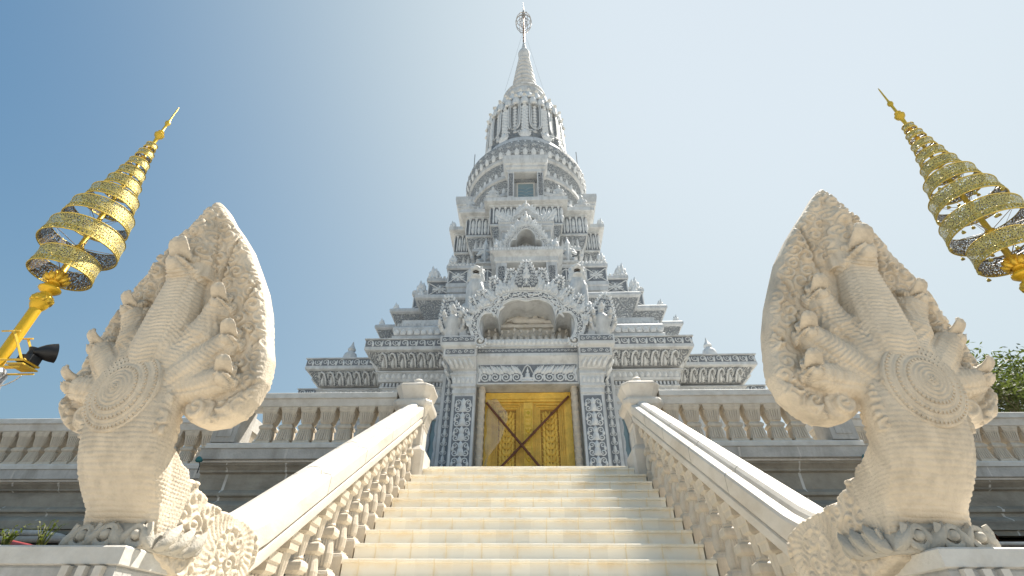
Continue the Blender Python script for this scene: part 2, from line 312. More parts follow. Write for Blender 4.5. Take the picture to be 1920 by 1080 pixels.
def remeshed(mb, name, mats, voxel, parent=None, smooth=3, disp=None, fac=.5):
    """one continuous skin grown over overlapping solids"""
    me = bpy.data.meshes.new('tmp'); me.from_pydata(mb.v, [], mb.f)
    bm = bmesh.new(); bm.from_mesh(me); bmesh.ops.recalc_face_normals(bm, faces=bm.faces); bm.to_mesh(me); bm.free()
    o = bpy.data.objects.new('tmp', me); COL.objects.link(o)
    r = o.modifiers.new('r', 'REMESH'); r.mode = 'VOXEL'; r.voxel_size = voxel; r.use_smooth_shade = True
    sm = o.modifiers.new('s', 'SMOOTH'); sm.factor = fac; sm.iterations = smooth
    dg = bpy.context.evaluated_depsgraph_get(); ev = o.evaluated_get(dg)
    m2 = bpy.data.meshes.new_from_object(ev); bpy.data.objects.remove(o); bpy.data.meshes.remove(me)
    m2.name = name; m2.materials.clear()
    if not isinstance(mats, (list, tuple)): mats = [mats]
    for m in mats: m2.materials.append(M[m])
    if disp:
        n = len(m2.vertices); co = np.empty(n*3); no = np.empty(n*3)
        m2.vertices.foreach_get('co', co); m2.vertex_normals.foreach_get('vector', no)
        co = co.reshape(-1, 3); no = no.reshape(-1, 3)
        d = disp(co, no); co = co+(no*d[:, None] if d.ndim == 1 else d); m2.vertices.foreach_set('co', co.ravel()); m2.update()
    m2.shade_smooth()
    o = bpy.data.objects.new(name, m2); COL.objects.link(o); o.parent = parent
    return o
# ================================================================ SETTING
mb = MB(); mb.add([(-900, -300, -1.6), (900, -300, -1.6), (900, 1500, -1.6), (-900, 1500, -1.6)], [(0, 1, 2, 3)])
M['ground_m'] = mat('pale_paved_ground', (.44, .41, .36), .85, var=.2, noise_scale=.6, bump=.2, bump_scale=8)
setp(mb.build('ground', 'ground_m'), kind='structure')
TZ = 2.515      # terrace floor
# terrace floor, a T-shaped slab behind the retaining walls
mb = MB()
poly = [(-30, 9.5), (-5.4, 9.5), (-5.4, 8.42), (5.4, 8.42), (5.4, 9.5), (30, 9.5), (30, 40), (-30, 40)]
mb.prism(poly, (0, 0, TZ-.3), X, Y_, Z, .3)
setp(mb.build('terrace_floor', 'ground_m'), kind='structure')
# ================================================================ STAIRCASE
RI, GO, SW = .184, .297, 1.8
def nose(k): return (8.02-GO*(k-1), 2.39-RI*(k-1)) if k > 0 else (8.35, TZ)
st = thing('staircase', 'broad flight of cream tiled steps rising to the gold temple door', 'stairs', (0, 8.3, -1.6))
def cm(ob, loc):       # mesh built in local coordinates, placed in the world
    ob.location = loc; return ob
for k in range(0, 22):
    y, z = nose(k); hw = SW if k else 1.66; zb = -RI if k else -.125
    mb = MB()
    # tread slab with a rounded nosing, riser behind it
    pr = [(0.0, -.012), (.006, -.002), (.014, 0), (.42, 0), (.42, zb+.004), (.035, zb+.004), (.035, -.036), (.010, -.034), (.002, -.026)]
    mb.loft([[(x, p[0], p[1]) for p in pr] for x in (-hw, hw)], True)
    o = mb.build('step', 'steps'); o.parent = st; o.location = (0, y-8.3, z+1.6)
# solid core below the steps
mb = MB(); mb.prism([(8.6, -1.6), (1.9, -1.6), (1.9, -1.55), (8.35, 2.3), (8.6, 2.3)], (-1.79, 0, 0), Y_, Z, X, 3.58)
o = mb.build('stair_core', 'wall', st); o.location = (0, -8.3, 1.6)
# ---------------------------------------------------------------- stair balustrades
def stair_baluster(yk, zk, nm, side):
    """pedestal block, fluted double vase with a square knot, capital below the rail"""
    mb = MB(); c = (0, yk, zk); sl = .605
    def sq(prof, n=4, rot=pi/4, cx=0): mb.lathe([(r*(1.414 if n == 4 else 1), z) for r, z in prof], n, (cx, yk, zk), rot=rot)
    sq([(.118, -.2), (.118, .02), (.105, .045), (.085, .06), (.085, .075)])                       # pedestal with domed top
    flut = 16
    def fl(prof):
        rings = []
        for r, z in prof:
            ring = []
            for j in range(32):
                a = 2*pi*j/32; q = max(abs(cos(a)), abs(sin(a))); rr = r/(.35+.65*q)*(1 if j % 2 else .90)
                ring.append((rr*cos(a), yk+rr*sin(a), zk+z))
            rings.append(ring)
        mb.loft(rings)
    fl([(.060, .07), (.075, .12), (.078, .20), (.060, .30), (.048, .34)])
    sq([(.052, .33), (.078, .355), (.082, .385), (.078, .415), (.052, .435)])                    # square knot
    sq([(.045, .42), (.060, .45), (.045, .475)], 8, 0)
    fl([(.045, .46), (.050, .52), (.060, .60), (.066, .64)])
    sq([(.060, .63), (.085, .65), (.088, .70), (.098, .715), (.10, .78)])
    return mb.build('baluster', 'balus', nm)
XR = 1.955
def rail_path(ys, off):
    """height of the sloping rail over the nosing line, easing out to the level behind the serpent"""
    pts = []
    for y in ys:
        zn = 2.39-(8.02-y)*.6195; z = zn+off
        e = max(0, 3.75-y); z += .45*e*e
        pts.append((y, z))
    return pts
def stair_balustrade(s, label):
    t = thing('stair_balustrade', label, 'balustrade', (s*XR, 8.0, 2.4), 'balustrades flanking the stairs')
    inv = Matrix.Translation((-s*XR, -8.0, -2.4))
    ys = [8.08, 7, 6, 5, 4.2, 3.9, 3.7, 3.55, 3.42, 3.3]
    def sweep(nm, prof, off, m='rail'):
        mb = MB(); rings = []
        for y, z in rail_path(ys, off):
            rings.append([(x, y+w*.53*.0, z+w) for x, w in prof])
        mb.loft(rings); o = mb.build(nm, m, t, smooth=True, ang=22); o.location = (0, -8.0, -2.4)
    # profile (x across, height over the crease line)
    h = .185
    up = [(-h, .0), (h, .0), (h+.004, .02), (h+.004, .150), (h-.010, .175), (.105, .190), (.098, .180), (.088, .182), (.080, .215), (.055, .240), (.0, .250), (-.055, .240), (-.080, .215), (-.088, .182), (-.098, .180), (-.105, .190), (-h+.010, .175), (-h-.004, .150), (-h-.004, .02)]
    sweep('handrail', up, .885)
    h2 = .172
    lo = [(-h2+.03, -.15), (h2-.03, -.15), (h2-.006, -.135), (h2, -.115), (h2, -.045), (h2-.012, -.032), (h2-.035, -.026), (h2-.04, -.002), (-h2+.04, -.002), (-h2+.035, -.026), (-h2+.012, -.032), (-h2, -.045), (-h2, -.115), (-h2+.006, -.135)]
    sweep('lower_rail', lo, .885)
    # hairline casting joints across the rail
    for yj in (7.15, 6.3, 5.4, 4.55):
        mb = MB()
        (ya, za), (yb_, zb_) = rail_path([yj-.004, yj+.004], .885)
        mb.loft([[(x*1.006, ya, za+w+.0022) for x, w in up], [(x*1.006, yb_, zb_+w+.0022) for x, w in up]], True, True, True)
        o = mb.build('casting_joint', 'wall', t); o.location = (0, -8.0, -2.4)
    # stepped string under the balusters
    mb = MB(); mb.prism([(8.0, 2.2), (2.3, -1.33), (2.3, -1.6), (8.0, -1.6)], (-.155, 0, 0), Y_, Z, X, .31)
    o = mb.build('string_wall', 'stone_l', t); o.location = (0, -8.0, -2.4)
    for k in range(2, 18):
        y, z = nose(k); o = stair_baluster(0, 0, t, s); o.location = (-s*.02, y+.155-8.0, z-2.4+.0)
    return t
stair_balustrade(-1, 'sunlit sloping stone balustrade left of the steps, ending behind the left serpent')
stair_balustrade(1, 'sloping stone balustrade right of the steps, its inner side in shade')
# newel posts
def newel(s, label):
    t = thing('newel_post', label, 'post', (s*2.0, 8.27, TZ), 'newel posts at the stair head')
    def oct(prof, ch=.3):
        mb = MB(); rings = []
        for r, z in prof:
            c = r*(1-ch); rings.append([(x, y, z) for x, y in ((r, -c), (r, c), (c, r), (-c, r), (-r, c), (-r, -c), (-c, -r), (c, -r))])
        mb.loft(rings); return mb
    oct([(.31, -.6), (.31, .15), (.30, .17), (.25, .23), (.235, .25)], .12).build('base', 'rail', t)
    oct([(.215, .23), (.215, .60), (.225, .61)], .06).build('shaft', 'rail', t)
    oct([(.225, .59), (.235, .62), (.215, .66), (.225, .72), (.27, .84), (.30, .88), (.335, .92), (.345, .95), (.345, 1.0), (.325, 1.04), (.26, 1.07)], .26).build('necking', 'rail', t, True, 22)
    oct([(.255, 1.05), (.262, 1.11), (.30, 1.19), (.325, 1.27), (.335, 1.29), (.335, 1.325), (.31, 1.35), (.13, 1.42)], .34).build('cap', 'rail', t, True, 22)
    mb = MB(); mb.lathe([(.125, 1.40), (.125, 1.44), (.105, 1.455), (.085, 1.47), (.082, 1.50), (.088, 1.52), (.06, 1.55), (.015, 1.56)], 16); mb.build('knob', 'rail', t, True)
    mb = MB(); mb.frame((0, -.2165, .42), X, Y_, Z, .14, .008, .14); mb.frame((.2165*-s, 0, .42), Y_, X, Z, .14, .008, .14); mb.build('panel', 'stone_l', t)
    mb = MB()
    for q in range(-3, 4):
        for (o, u, n) in ((Vector((0, -.247, .75)), X, Vector((0, -1, -.25))), (Vector((-s*.247, 0, .75)), Y_, Vector((-s, 0, -.25)))): mb.frame(o+u*(q*.055), u, n.normalized(), Vector(n).cross(u).normalized(), .012, .012, .10)
    mb.build('fluting', 'rail', t)
newel(-1, 'white octagonal-capped newel post at the left head of the stairs')
newel(1, 'cream octagonal-capped newel post with a white drip, right head of the stairs')
# ---------------------------------------------------------------- terrace balustrades and retaining walls
def terr_baluster(parent, loc):
    mb = MB(); KX = .80
    def sq(prof): mb.lathe([(r*1.414*KX, z) for r, z in prof], 4, rot=pi/4)
    def fl(r0, z0, r1, z1, k=5):
        sq([(r0, z0), (r1, z1)]); r0 *= KX; r1 *= KX
        for f in range(4):                       # raised flutes on all four faces
            a = f*pi/2; n = Vector((cos(a), sin(a), 0)); u = Vector((-sin(a), cos(a), 0))
            for i in range(k):
                q = (i+.5)/k*2-1
                p0 = n*(r0+.001)+u*(q*r0*.86)+Z*(z0+.012); p1 = n*(r1+.001)+u*(q*r1*.86)+Z*(z1-.012)
                mb.frame((p0+p1)/2+n*.004, u, (p1-p0).normalized(), n.cross(u).cross(u) if False else n, (r0+r1)/2*.115, (p1-p0).length/2, .010)
    sq([(.18, 0), (.18, .035), (.165, .05), (.15, .06)])
    fl(.155, .055, .125, .26)
    sq([(.115, .25), (.15, .275), (.155, .31), (.12, .345), (.10, .36)])
    sq([(.10, .36), (.108, .375)])
    fl(.115, .37, .155, .56)
    sq([(.155, .555), (.168, .575), (.172, .60), (.18, .61), (.18, .665)])
    o = mb.build('baluster', 'balus', parent); o.location = loc
    return o
BAL = None
def terrace_balustrade(x0, x1, yf, label, post_at=(), nb=None):
    """straight run: coping, bottom rail, balusters, posts; yf is the front of the coping"""
    global BAL
    t = thing('terrace_balustrade', label, 'balustrade', ((x0+x1)/2, yf+.2, TZ), 'balustrades along the terrace edge')
    ox, oy, oz = t.location
    def run(nm, prof, m):
        mb = MB(); mb.loft([[(x-ox, yf+p[0]-oy, p[1]-oz) for p in prof] for x in (x0, x1)]); mb.build(nm, m, t)
    run('coping', [(0, 3.63), (.012, 3.73), (.03, 3.742), (.40, 3.742), (.42, 3.73), (.43, 3.63), (.40, 3.615), (.375, 3.50), (.35, 3.485), (.08, 3.485), (.055, 3.50), (.03, 3.615)], 'stone_l')
    run('bottom_rail', [(-.02, 2.70), (-.03, 2.79), (-.015, 2.82), (.06, 2.845), (.37, 2.845), (.44, 2.82), (.45, 2.5), (.0, 2.5)], 'stone_l')
    n = nb or max(1, round((x1-x0)/.338)); pit = (x1-x0)/n
    for i in range(n):
        x = x0+(i+.5)*pit
        if any(abs(x-p) < .34 for p in post_at): continue
        loc = (x-ox, .015, 2.84-TZ)
        if BAL is None: BAL = terr_baluster(t, loc)
        else:
            c = BAL.copy(); COL.objects.link(c); c.parent = t; c.location = loc
    for p in post_at:
        mb = MB(); mb.box(p-.21-ox, p+.21-ox, yf-.01-oy, yf+.43-oy, 2.84-oz, 3.50-oz)
        mb.box(p-.13-ox, p+.13-ox, yf-.025-oy, yf-.01-oy, 2.93-oz, 3.40-oz)
        mb.build('pier', 'stone', t)
    return t
terrace_balustrade(-5.42, -2.31, 8.05, 'near stone balustrade left of the stairs, between the left serpent and the newel post', (-5.18,))
terrace_balustrade(2.31, 5.42, 8.05, 'near stone balustrade right of the stairs, partly behind the right serpent', (5.18,))
terrace_balustrade(-19, -5.43, 9.16, 'set-back stone balustrade at the far left, behind the left serpent', ())
terrace_balustrade(5.43, 19, 9.16, 'set-back stone balustrade at the far right below the green trees', ())
PROF = [(-.02, 2.71), (.0, 2.695), (.01, 2.54), (.10, 2.52), (.10, 2.47), (.135, 2.44), (.17, 2.40), (.17, 2.37), (.22, 2.35), (.22, 2.10), (.18, 2.07), (.15, 2.04), (.15, 2.0), (.20, 1.98),
        (.20, 1.93), (.08, 1.86), (.05, 1.83), (.05, 1.70), (.10, 1.69), (.10, 1.62), (-.02, 1.58), (-.04, 1.40), (-.04, 1.35)]
def retaining(x0, x1, yf, label, zb, back=1.2):
    t = thing('retaining_wall', label, 'wall', ((x0+x1)/2, yf+.5, -1.6), 'terrace retaining walls')
    ox, oy, oz = t.location
    def run(nm, prof, m, pb=back):
        mb = MB(); pts = [(yf+p[0]-oy, p[1]-oz) for p in prof]; pts = pts+[(yf+pb-oy, pts[-1][1]), (yf+pb-oy, pts[0][1])]
        mb.loft([[(x-ox, a, b) for a, b in pts] for x in (x0, x1)]); mb.build(nm, m, t)
    run('ledge', PROF[:4], 'stone', .44)
    run('moulded_face', PROF[3:20], 'wall')
    run('shaded_footing', [(.25, 1.62), (.45, zb+.4), (.45, -1.6)], 'dark')  # near-black colour stands in for the shade of the void below the wall
    # pale mortar joints across the mouldings
    mb = MB(); x = x0+random.uniform(.3, .8)
    while x < x1-.2:
        for (a, b) in zip(PROF[1:19], PROF[2:20]):
            if random.random() < .25: continue
            w = random.uniform(.008, .022); dx = random.uniform(-.006, .006); n = Vector((0, -(a[1]-b[1]), -(b[0]-a[0]))).normalized()
            e = n*.003
            q = [Vector((x-w+dx-ox, yf+a[0]-oy, a[1]-oz))+e, Vector((x+w+dx-ox, yf+a[0]-oy, a[1]-oz))+e, Vector((x+w-dx-ox, yf+b[0]-oy, b[1]-oz))+e, Vector((x-w-dx-ox, yf+b[0]-oy, b[1]-oz))+e]
            mb.add(q, [(0, 1, 2, 3)])
        x += random.uniform(.85, 1.1)
    mb.build('mortar_joints', 'stone_l', t)
    return t
retaining(-5.44, -2.12, 7.98, 'moulded stone wall under the near left balustrade', 1.3)
retaining(2.12, 5.44, 7.98, 'moulded stone wall under the near right balustrade', 1.3)
retaining(-19, -5.45, 9.1, 'moulded stone wall under the far left balustrade, pipes at its foot', 1.3, back=2)
retaining(5.45, 19, 9.1, 'moulded stone wall under the far right balustrade', 1.3, back=2)
# ================================================================ TEMPLE
YC = 21.5
TP = thing('temple_tower', 'white and grey carved temple tower rising in redented tiers to a ringed spire', 'temple', (0, YC, TZ))
def tb(mb, nm, mats, smooth=False, ang=35, parent=None):
    """temple meshes are laid out in world coordinates, then hung under the temple's base point"""
    halves = [mb]
    xs = [v[0] for v in mb.v]
    if min(abs(x) for x in xs) > .16 and min(xs) < 0 < max(xs):       # left and right pieces are parts of their own
        side = [1 if mb.v[f[0]][0] > 0 else 0 for f in mb.f]
        if all((mb.v[i][0] > 0) == bool(q) for f, q in zip(mb.f, side) for i in f):
            halves = []
            for q in (0, 1):
                h = MB(); idx = {}
                for f, m, sd_ in zip(mb.f, mb.m, side):
                    if sd_ != q: continue
                    for i in f:
                        if i not in idx: idx[i] = len(h.v); h.v.append(mb.v[i])
                    h.f.append(tuple(idx[i] for i in f)); h.m.append(m)
                halves.append(h)
    for h in halves:
        o = h.build(nm, mats, parent or TP, smooth, ang)
        if parent is None: o.location = (0, -YC, -TZ)
    return o
def outline(a, b, c, o=0, flat=False):
    a += o; b += o; c += o
    q = [(-a, c), (a, c), (a, b), (b, b), (b, a), (c, a), (c, -a), (b, -a), (b, -b), (a, -b), (a, -c), (-a, -c), (-a, -b), (-b, -b), (-b, -a), (-c, -a), (-c, a), (-b, a), (-b, b), (-a, b)]
    return q
def tier(nm, abc, prof, mats, caps=True, parent=None):
    """redented block; prof = (offset, z, material index of the strip above)"""
    mb = MB(); rings = [[(u, YC-w, p[1]) for u, w in outline(*abc, p[0])] for p in prof]
    mb.loft(rings, True, caps, caps, 0, [p[2] if len(p) > 2 else 0 for p in prof][:-1]+[0])
    return tb(mb, nm, mats, parent=parent)
def edges(abc, o, back=-.01):
    q = outline(*abc, o); out = []
    for i in range(20):
        p, r = Vector((q[i][0], YC-q[i][1], 0)), Vector((q[(i+1) % 20][0], YC-q[(i+1) % 20][1], 0))
        d = (r-p); L = d.length; d.normalize(); n = Vector((d.y, -d.x, 0))
        mid = (p+r)/2-Vector((0, YC, 0))
        if n.dot(mid) < 0: n = -n
        if n.y > .5 or mid.y > .4: continue        # the front and the flanks
        out.append((p, d, L, n))
    return out
def row(nm, abc, o, z, pitch, fn, mats, smooth=False, maxx=99, skip_center=0):
    mb = MB()
    for p, d, L, n in edges(abc, o):
        k = max(1, round(L/pitch)); w = L/k
        for i in range(k):
            c = p+d*(w*(i+.5))+Z*z
            if abs(c.x) < skip_center: continue
            fn(mb, c, d if d.x >= 0 else -d, n, w, i)
    return tb(mb, nm, mats, True, 50)
def dent(h, dp, k=.55): return lambda mb, c, d, n, w, i: mb.frame(c+Z*(h/2)+n*(dp/2), d, Z, n, w*k/2, h/2, dp/2+.01)
def leafrow(h, dp, k=.9, tilt=0, mi=0):
    def f(mb, c, d, n, w, i):
        up = (Z+n*tilt).normalized(); nn = (n-Z*tilt).normalized()
        mb.petal(c, d, up, nn, w*k, h, dp, mi)
    return f
def scrollrow(h, k=1.0, th=.32):
    def f(mb, c, d, n, w, i):
        r = min(h, w)*.42*k; hand = 1 if i % 2 else -1
        mb.spiral(c+Z*(h/2), d*hand, Z*hand, n, r, 1, 1.35, th, 0, start=2.6, seg=12)
        mb.petal(c+Z*(h*.05)+d*(w*.36), d, Z, n, w*.28, h*.85, r*.25, 0, bend=.15*hand)
    return f
def hookrow(h, o1, dp=.09):
    """row of big curling leaves on the sloping cove: o1 = how far the top leans out"""
    def f(mb, c, d, n, w, i):
        up = Z*h+n*o1; L = up.length; up.normalize(); nn = (n*h-Z*o1).normalized()
        s = 1 if c.x < 0 else -1; d = Vector(d)
        if abs(d.x) < .5: s = 1
        pts = [c+d*(s*w*.36)+up*(L*.06)+nn*.02, c+d*(s*w*.38)+up*(L*.5)+nn*.05, c+d*(s*w*.25)+up*(L*.84)+nn*.06, c+d*(-s*w*.02)+up*(L*.95)+nn*.06, c+d*(-s*w*.2)+up*(L*.86)+nn*.05, c+d*(-s*w*.2)+up*(L*.72)+nn*.04]
        mb.tube(pts, [.028, .034, .034, .03, .024, .016], 5)
        mb.petal(c+d*(-s*w*.02)+up*(L*.02), d, up, nn, w*.42, L*.62, dp*.8, 0, bend=.1*s)
        mb.spiral(c+d*(-s*w*.3)+up*(L*.3), d, up, nn, w*.16, s, 1.2, .4, 0, seg=8)
        mb.petal(c+d*(-s*w*.34)+up*(L*.5), d, up, nn, w*.2, L*.42, dp*.5, 0, bend=-.2*s)
    return f
A = (5.0, 7.3, 8.5)
# ---- main walls and the great cornice
tier('wall', A, [(-.62, TZ), (-.62, TZ+.5), (-.75, TZ+.55), (-.75, 5.60), (-.68, 5.64), (-.68, 5.92), (-.60, 5.95), (-.60, 6.13), (-.64, 6.14, 1), (-.56, 6.37), (-.50, 6.39), (-.50, 6.42, 2), (-.56, 6.43, 2), (-.56, 6.56), (-.47, 6.57), (-.44, 6.64), (-.47, 6.65, 1), (-.40, 6.84), (-.36, 6.85), (-.36, 6.88, 2), (-.56, 6.9, 2), (-.56, 6.98), (-.42, 7.0, 3), (-.10, 7.39), (-.02, 7.41), (0, 7.44), (0, 7.53, 2), (-.012, 7.54, 2), (-.012, 7.77), (.03, 7.775), (.03, 7.81), (-.5, 7.82), (-.5, 7.83)],
     ['white', 'white2', 'ground', 'carve_m'])
row('carved_band', A, -.012, 7.54, .27, scrollrow(.235, 1.1), 'relief')
row('cornice_leaves', A, -.42, 7.0, .30, hookrow(.39, .32), 'relief')
row('leaf_frieze', A, -.47, 6.655, .17, leafrow(.17, .035, .8, .35), 'relief')
row('dentils', A, -.56, 6.435, .11, dent(.115, .05), 'white')
row('leaf_frieze', A, -.64, 6.15, .2, leafrow(.2, .05, .85, .35), 'relief')
row('dentils', A, -.70, 5.70, .16, dent(.13, .05, .7), 'white')
# wall panels and pilasters beside the windows
mb = MB()
for s in (-1, 1):
    for x in (2.36, 3.62, 4.4):
        mb.box(s*x-.12, s*x+.12, YC-8.5+.68, YC-8.5+.80, TZ+.5, 5.6)
tb(mb, 'pilaster', 'white2')
def window_bay(s):
    """narrow window with turned stone bars beside the portal"""
    x0, x1 = (2.52, 3.5); y = YC-8.5+.72
    mb = MB()
    for (a, b, c, d) in ((x0-.09, x0, 2.9, 5.45), (x1, x1+.09, 2.9, 5.45), (x0-.09, x1+.09, 5.45, 5.58), (x0-.09, x1+.09, 2.78, 2.9), (x0, x1, 4.02, 4.10)):
        mb.box(min(s*a, s*b), max(s*a, s*b), y-.07, y+.06, c, d)
    f = tb(mb, 'window', 'white')
    mb = MB(); mb.box(min(s*x0, s*x1), max(s*x0, s*x1), y+.012, y+.03, 2.9, 5.45); mb.build('pane', 'glass', f)
    for i in range(4):
        x = s*(x0+(i+.5)*(x1-x0)/4)
        for z0, h in ((2.9, 1.12), (4.10, 1.35)):
            mb = MB(); pr = []
            for q in range(13):
                t = q/12; pr.append((.045+.035*abs(sin(t*pi*3)), z0+h*t))
            mb.lathe(pr, 8, (x, y-.03, 0)); mb.build('window_bar', 'white2', f, True, 60)
window_bay(-1); window_bay(1)
# corner blossom pots on the cornice
for s in (-1, 1):
    mb = MB(); mb.lathe([(.2, 7.81), (.24, 7.95), (.2, 8.1), (.1, 8.2), (.14, 8.28), (.05, 8.45), (0.01, 8.6)], 10, (s*6.0, YC-7.0, 0)); tb(mb, 'corner_pot', 'white', True, 50)
# ---- tier B: flaring lotus blocks with scroll mouths
B = (4.28, 5.46, 6.37)
tier('lotus_tier', B, [(-1.35, 7.8), (-1.35, 8.3), (-1.1, 8.5), (-1.25, 8.8), (-1.25, 9.1, 1), (-1.12, 9.3, 1), (-.86, 9.55, 1), (-.60, 9.86, 1), (-.38, 10.2, 1), (-.20, 10.55, 1), (-.08, 10.82), (0, 10.86), (.02, 10.9), (.02, 11.0), (-.02, 11.05), (-.5, 11.07)], ['white2', 'carve_b'])
def mouth(mb, cx, y, z, s, r):
    """curled lip of a lotus block over a dark tube coloured as its shaded hollow"""
    for k, (rr, th) in enumerate(((r*1.25, .07), (r*.86, .05))):
        pts = []; rd = []
        for i in range(15):
            a = radians(-20+215*i/14); q = rr*(1-.10*i/14)
            pts.append((cx+s*q*cos(a), y-.03, z+q*sin(a)*.95)); rd.append(th*(.65+.5*sin(pi*i/14)))
        mb.tube(pts, rd, 6, 0)
    pts = [(cx+s*r*.86*cos(radians(a)), y+.02, z+r*.86*sin(radians(a))*.95) for a in range(-10, 150, 20)]
    mb.tube(pts, .10, 5, 1)  # dark crescent: the shade of the hollow put into colour
    for i in range(3): mb.spiral((cx+s*(r*.2), y-.02, z-.22+.13*i), X*s, Z, FR, r*.28, 1, 1.3, .35, 0, seg=8)
mb = MB()
for s in (-1, 1):
    for (px, py, dd) in ((818, 578, 6.05), (777, 603, 5.14), (741, 634, 3.95)):
        q_ = P(px, py, YC-dd); mouth(mb, s*abs(q_.x), YC-dd, q_.z, s, .27)
tb(mb, 'scroll_lip', ['relief', 'ground'], True, 50)
# mouldings standing on the cornice beside the great pediment
for s in (-1, 1):
    mb = MB()
    pr = [(.0, 7.815), (.02, 7.95), (.0, 7.97), (-.04, 8.0), (-.02, 8.1), (.02, 8.14), (.02, 8.26), (-.03, 8.33), (-.10, 8.36), (-.12, 8.38), (-.12, 8.50), (-.18, 8.52), (-.18, 8.66), (-.3, 8.7)]
    cx, cy, hx, hy = s*3.25, YC-8.0, .98, .4
    mb.loft([[(cx-hx-o, cy-hy-o, z), (cx+hx+o, cy-hy-o, z), (cx+hx+o, cy+hy+o, z), (cx-hx-o, cy+hy+o, z)] for o, z in pr])
    for i in range(14): mb.frame((cx-hx+.1+i*(2*hx-.2)/13, cy-hy+.11, 8.44), X, Y_, Z, .035, .02, .05)
    tb(mb, 'pedestal', 'white', True, 25)
    mb = MB()
    for i in range(9):
        mb.petal((cx-hx+.11+i*(2*hx-.22)/8, cy-hy-.005, 8.0), X, Z, FR, .2, .22, .04)
    tb(mb, 'leaf_frieze', 'relief')
# ---- tier C: lattice panels
Cc = (3.36, 4.36, 5.22)
tier('lattice_tier', Cc, [(-.02, 11.06), (-.02, 11.3), (-.1, 11.34), (-.1, 11.45), (-.03, 11.5), (-.03, 11.66), (-.14, 11.68), (-.14, 11.98), (-.03, 12.0), (-.03, 12.2), (.03, 12.24), (.03, 12.42), (-.03, 12.44, 1), (-.03, 13.14, 1), (.02, 13.15), (.07, 13.2), (.07, 13.33), (0, 13.36), (-.4, 13.37)], ['white2', 'ground'])
row('dentils', Cc, -.14, 11.76, .13, dent(.12, .07), 'white')
def lattice(mb, c, d, n, w, i):
    h = .66; c = c+Z*.02
    for a, b in (((-w/2, 0), (w/2, h)), ((-w/2, h), (w/2, 0))):
        p0 = c+d*a[0]+Z*a[1]+n*.015; p1 = c+d*b[0]+Z*b[1]+n*.015; mb.tube([p0, p1], .026, 4)
    mb.tube([c-d*(w/2)+n*.02, c-d*(w/2)+Z*h+n*.02], .03, 4)
    for a in range(4):
        t = a*pi/2; u = d*cos(t)*w/2*.9+Z*sin(t)*h/2*.9; v = (d*-sin(t)*w+Z*cos(t)*h).normalized()
        mb.petal(c+Z*h/2+u*.15, v, u.normalized(), n, .13, u.length*.6, .03)
        for q in (-1, 1): mb.spiral(c+Z*h/2+u*.62+v*(q*.1), d, Z, n, .065, q, 1.1, .4, 0, seg=6)
    mb.lathe([(.05, 0), (.03, .04)], 6, c+Z*h/2+n*.01)
row('lattice_panel', Cc, -.03, 12.45, .82, lattice, 'relief', skip_center=.4)
row('leaf_frieze', Cc, .05, 13.35, .16, leafrow(.12, .04, .8), 'relief', skip_center=1.6)
# ---- tier E: lotus flare under the upper block
E_ = (2.45, 3.62, 4.7)
tier('lotus_tier', E_, [(-.9, 13.36), (-.9, 13.6), (-.75, 13.64), (-.75, 13.78), (-.85, 13.8, 1), (-.55, 14.05, 1), (-.2, 14.35, 1), (-.04, 14.6), (.02, 14.62), (.02, 14.76), (-.1, 14.78), (-.3, 14.9)], ['white2', 'carve_d'])
row('petal_course', E_, -.78, 13.86, .26, leafrow(.62, .05, .92, .95), 'white', skip_center=.3)
row('bead_course', E_, -.03, 14.76, .15, leafrow(.13, .06, .9), 'relief', skip_center=1.0)
D_ = (2.13, 3.42, 4.2)
tier('upper_block', D_, [(-.85, 14.8), (-.85, 15.2), (-.7, 15.25), (-.7, 15.4), (-.8, 15.42), (-.8, 15.75), (-.62, 15.85), (-.62, 16.0), (-.75, 16.05, 1), (-.55, 16.5, 1), (-.38, 17.0), (-.32, 17.03), (-.32, 17.12, 2), (-.34, 17.14, 2), (-.34, 18.28), (-.25, 18.30), (-.25, 18.42), (-.02, 18.44), (0, 18.47), (0, 18.70), (-.06, 18.73), (-.5, 18.74)], ['white', 'carve_m', 'ground'])
row('petal_course', D_, -.72, 16.1, .28, leafrow(.85, .06, .92, .38), 'white', skip_center=.9)
def flute(mb, c, d, n, w, i):
    mb.frame(c+Z*.56+n*.02, d, Z, n, w*.12, .53, .03)
    mb.petal(c+d*(w*.5)+Z*.55, d, Z, n, w*.62, .5, .07); mb.petal(c+d*(w*.5)+Z*.55, d, -Z, n, w*.62, .5, .07)
    mb.spiral(c+d*(w*.5)+Z*.98, d, Z, n, w*.22, 1, 1.2, .4, 0, seg=8)
    mb.frame(c+Z*1.08+n*.03, d, Z, n, w*.2, .05, .05)
row('fluted_frieze', D_, -.34, 17.14, .30, flute, 'relief', skip_center=.3)
row('leaf_frieze', D_, -.78, 15.45, .24, leafrow(.28, .05, .9, .1), 'relief', skip_center=.9)
# ---- window boxes facing the four ways above the block
tier('dormer_block', (.98, .99, 3.42), [(0, 18.74), (.1, 18.78), (.1, 18.9), (0, 18.95), (0, 21.0)], ['white'])
tier('dormer_slab', (.98, .99, 3.95), [(-.05, 20.88), (.04, 20.9), (.04, 21.1), (.12, 21.2), (.12, 21.35), (.2, 21.45), (.2, 21.5), (.25, 21.75), (.25, 22.05), (.2, 22.1), (-.2, 22.2)], ['white'])
tier('dormer_sill', (.98, .99, 3.95), [(0, 18.74), (.06, 18.76), (.06, 18.9), (0, 18.94)], ['white'])
yb = YC-3.95
mb = MB()
for s in (-1, 1):
    mb.box(min(s*.62, s*.95), max(s*.62, s*.95), yb-.02, yb+.5, 18.94, 20.89)
tb(mb, 'dormer_pillar', 'white')
mb = MB()
for s in (-1, 1): mb.box(s*.785-.11, s*.785+.11, yb-.026, yb-.018, 19.05, 20.8)
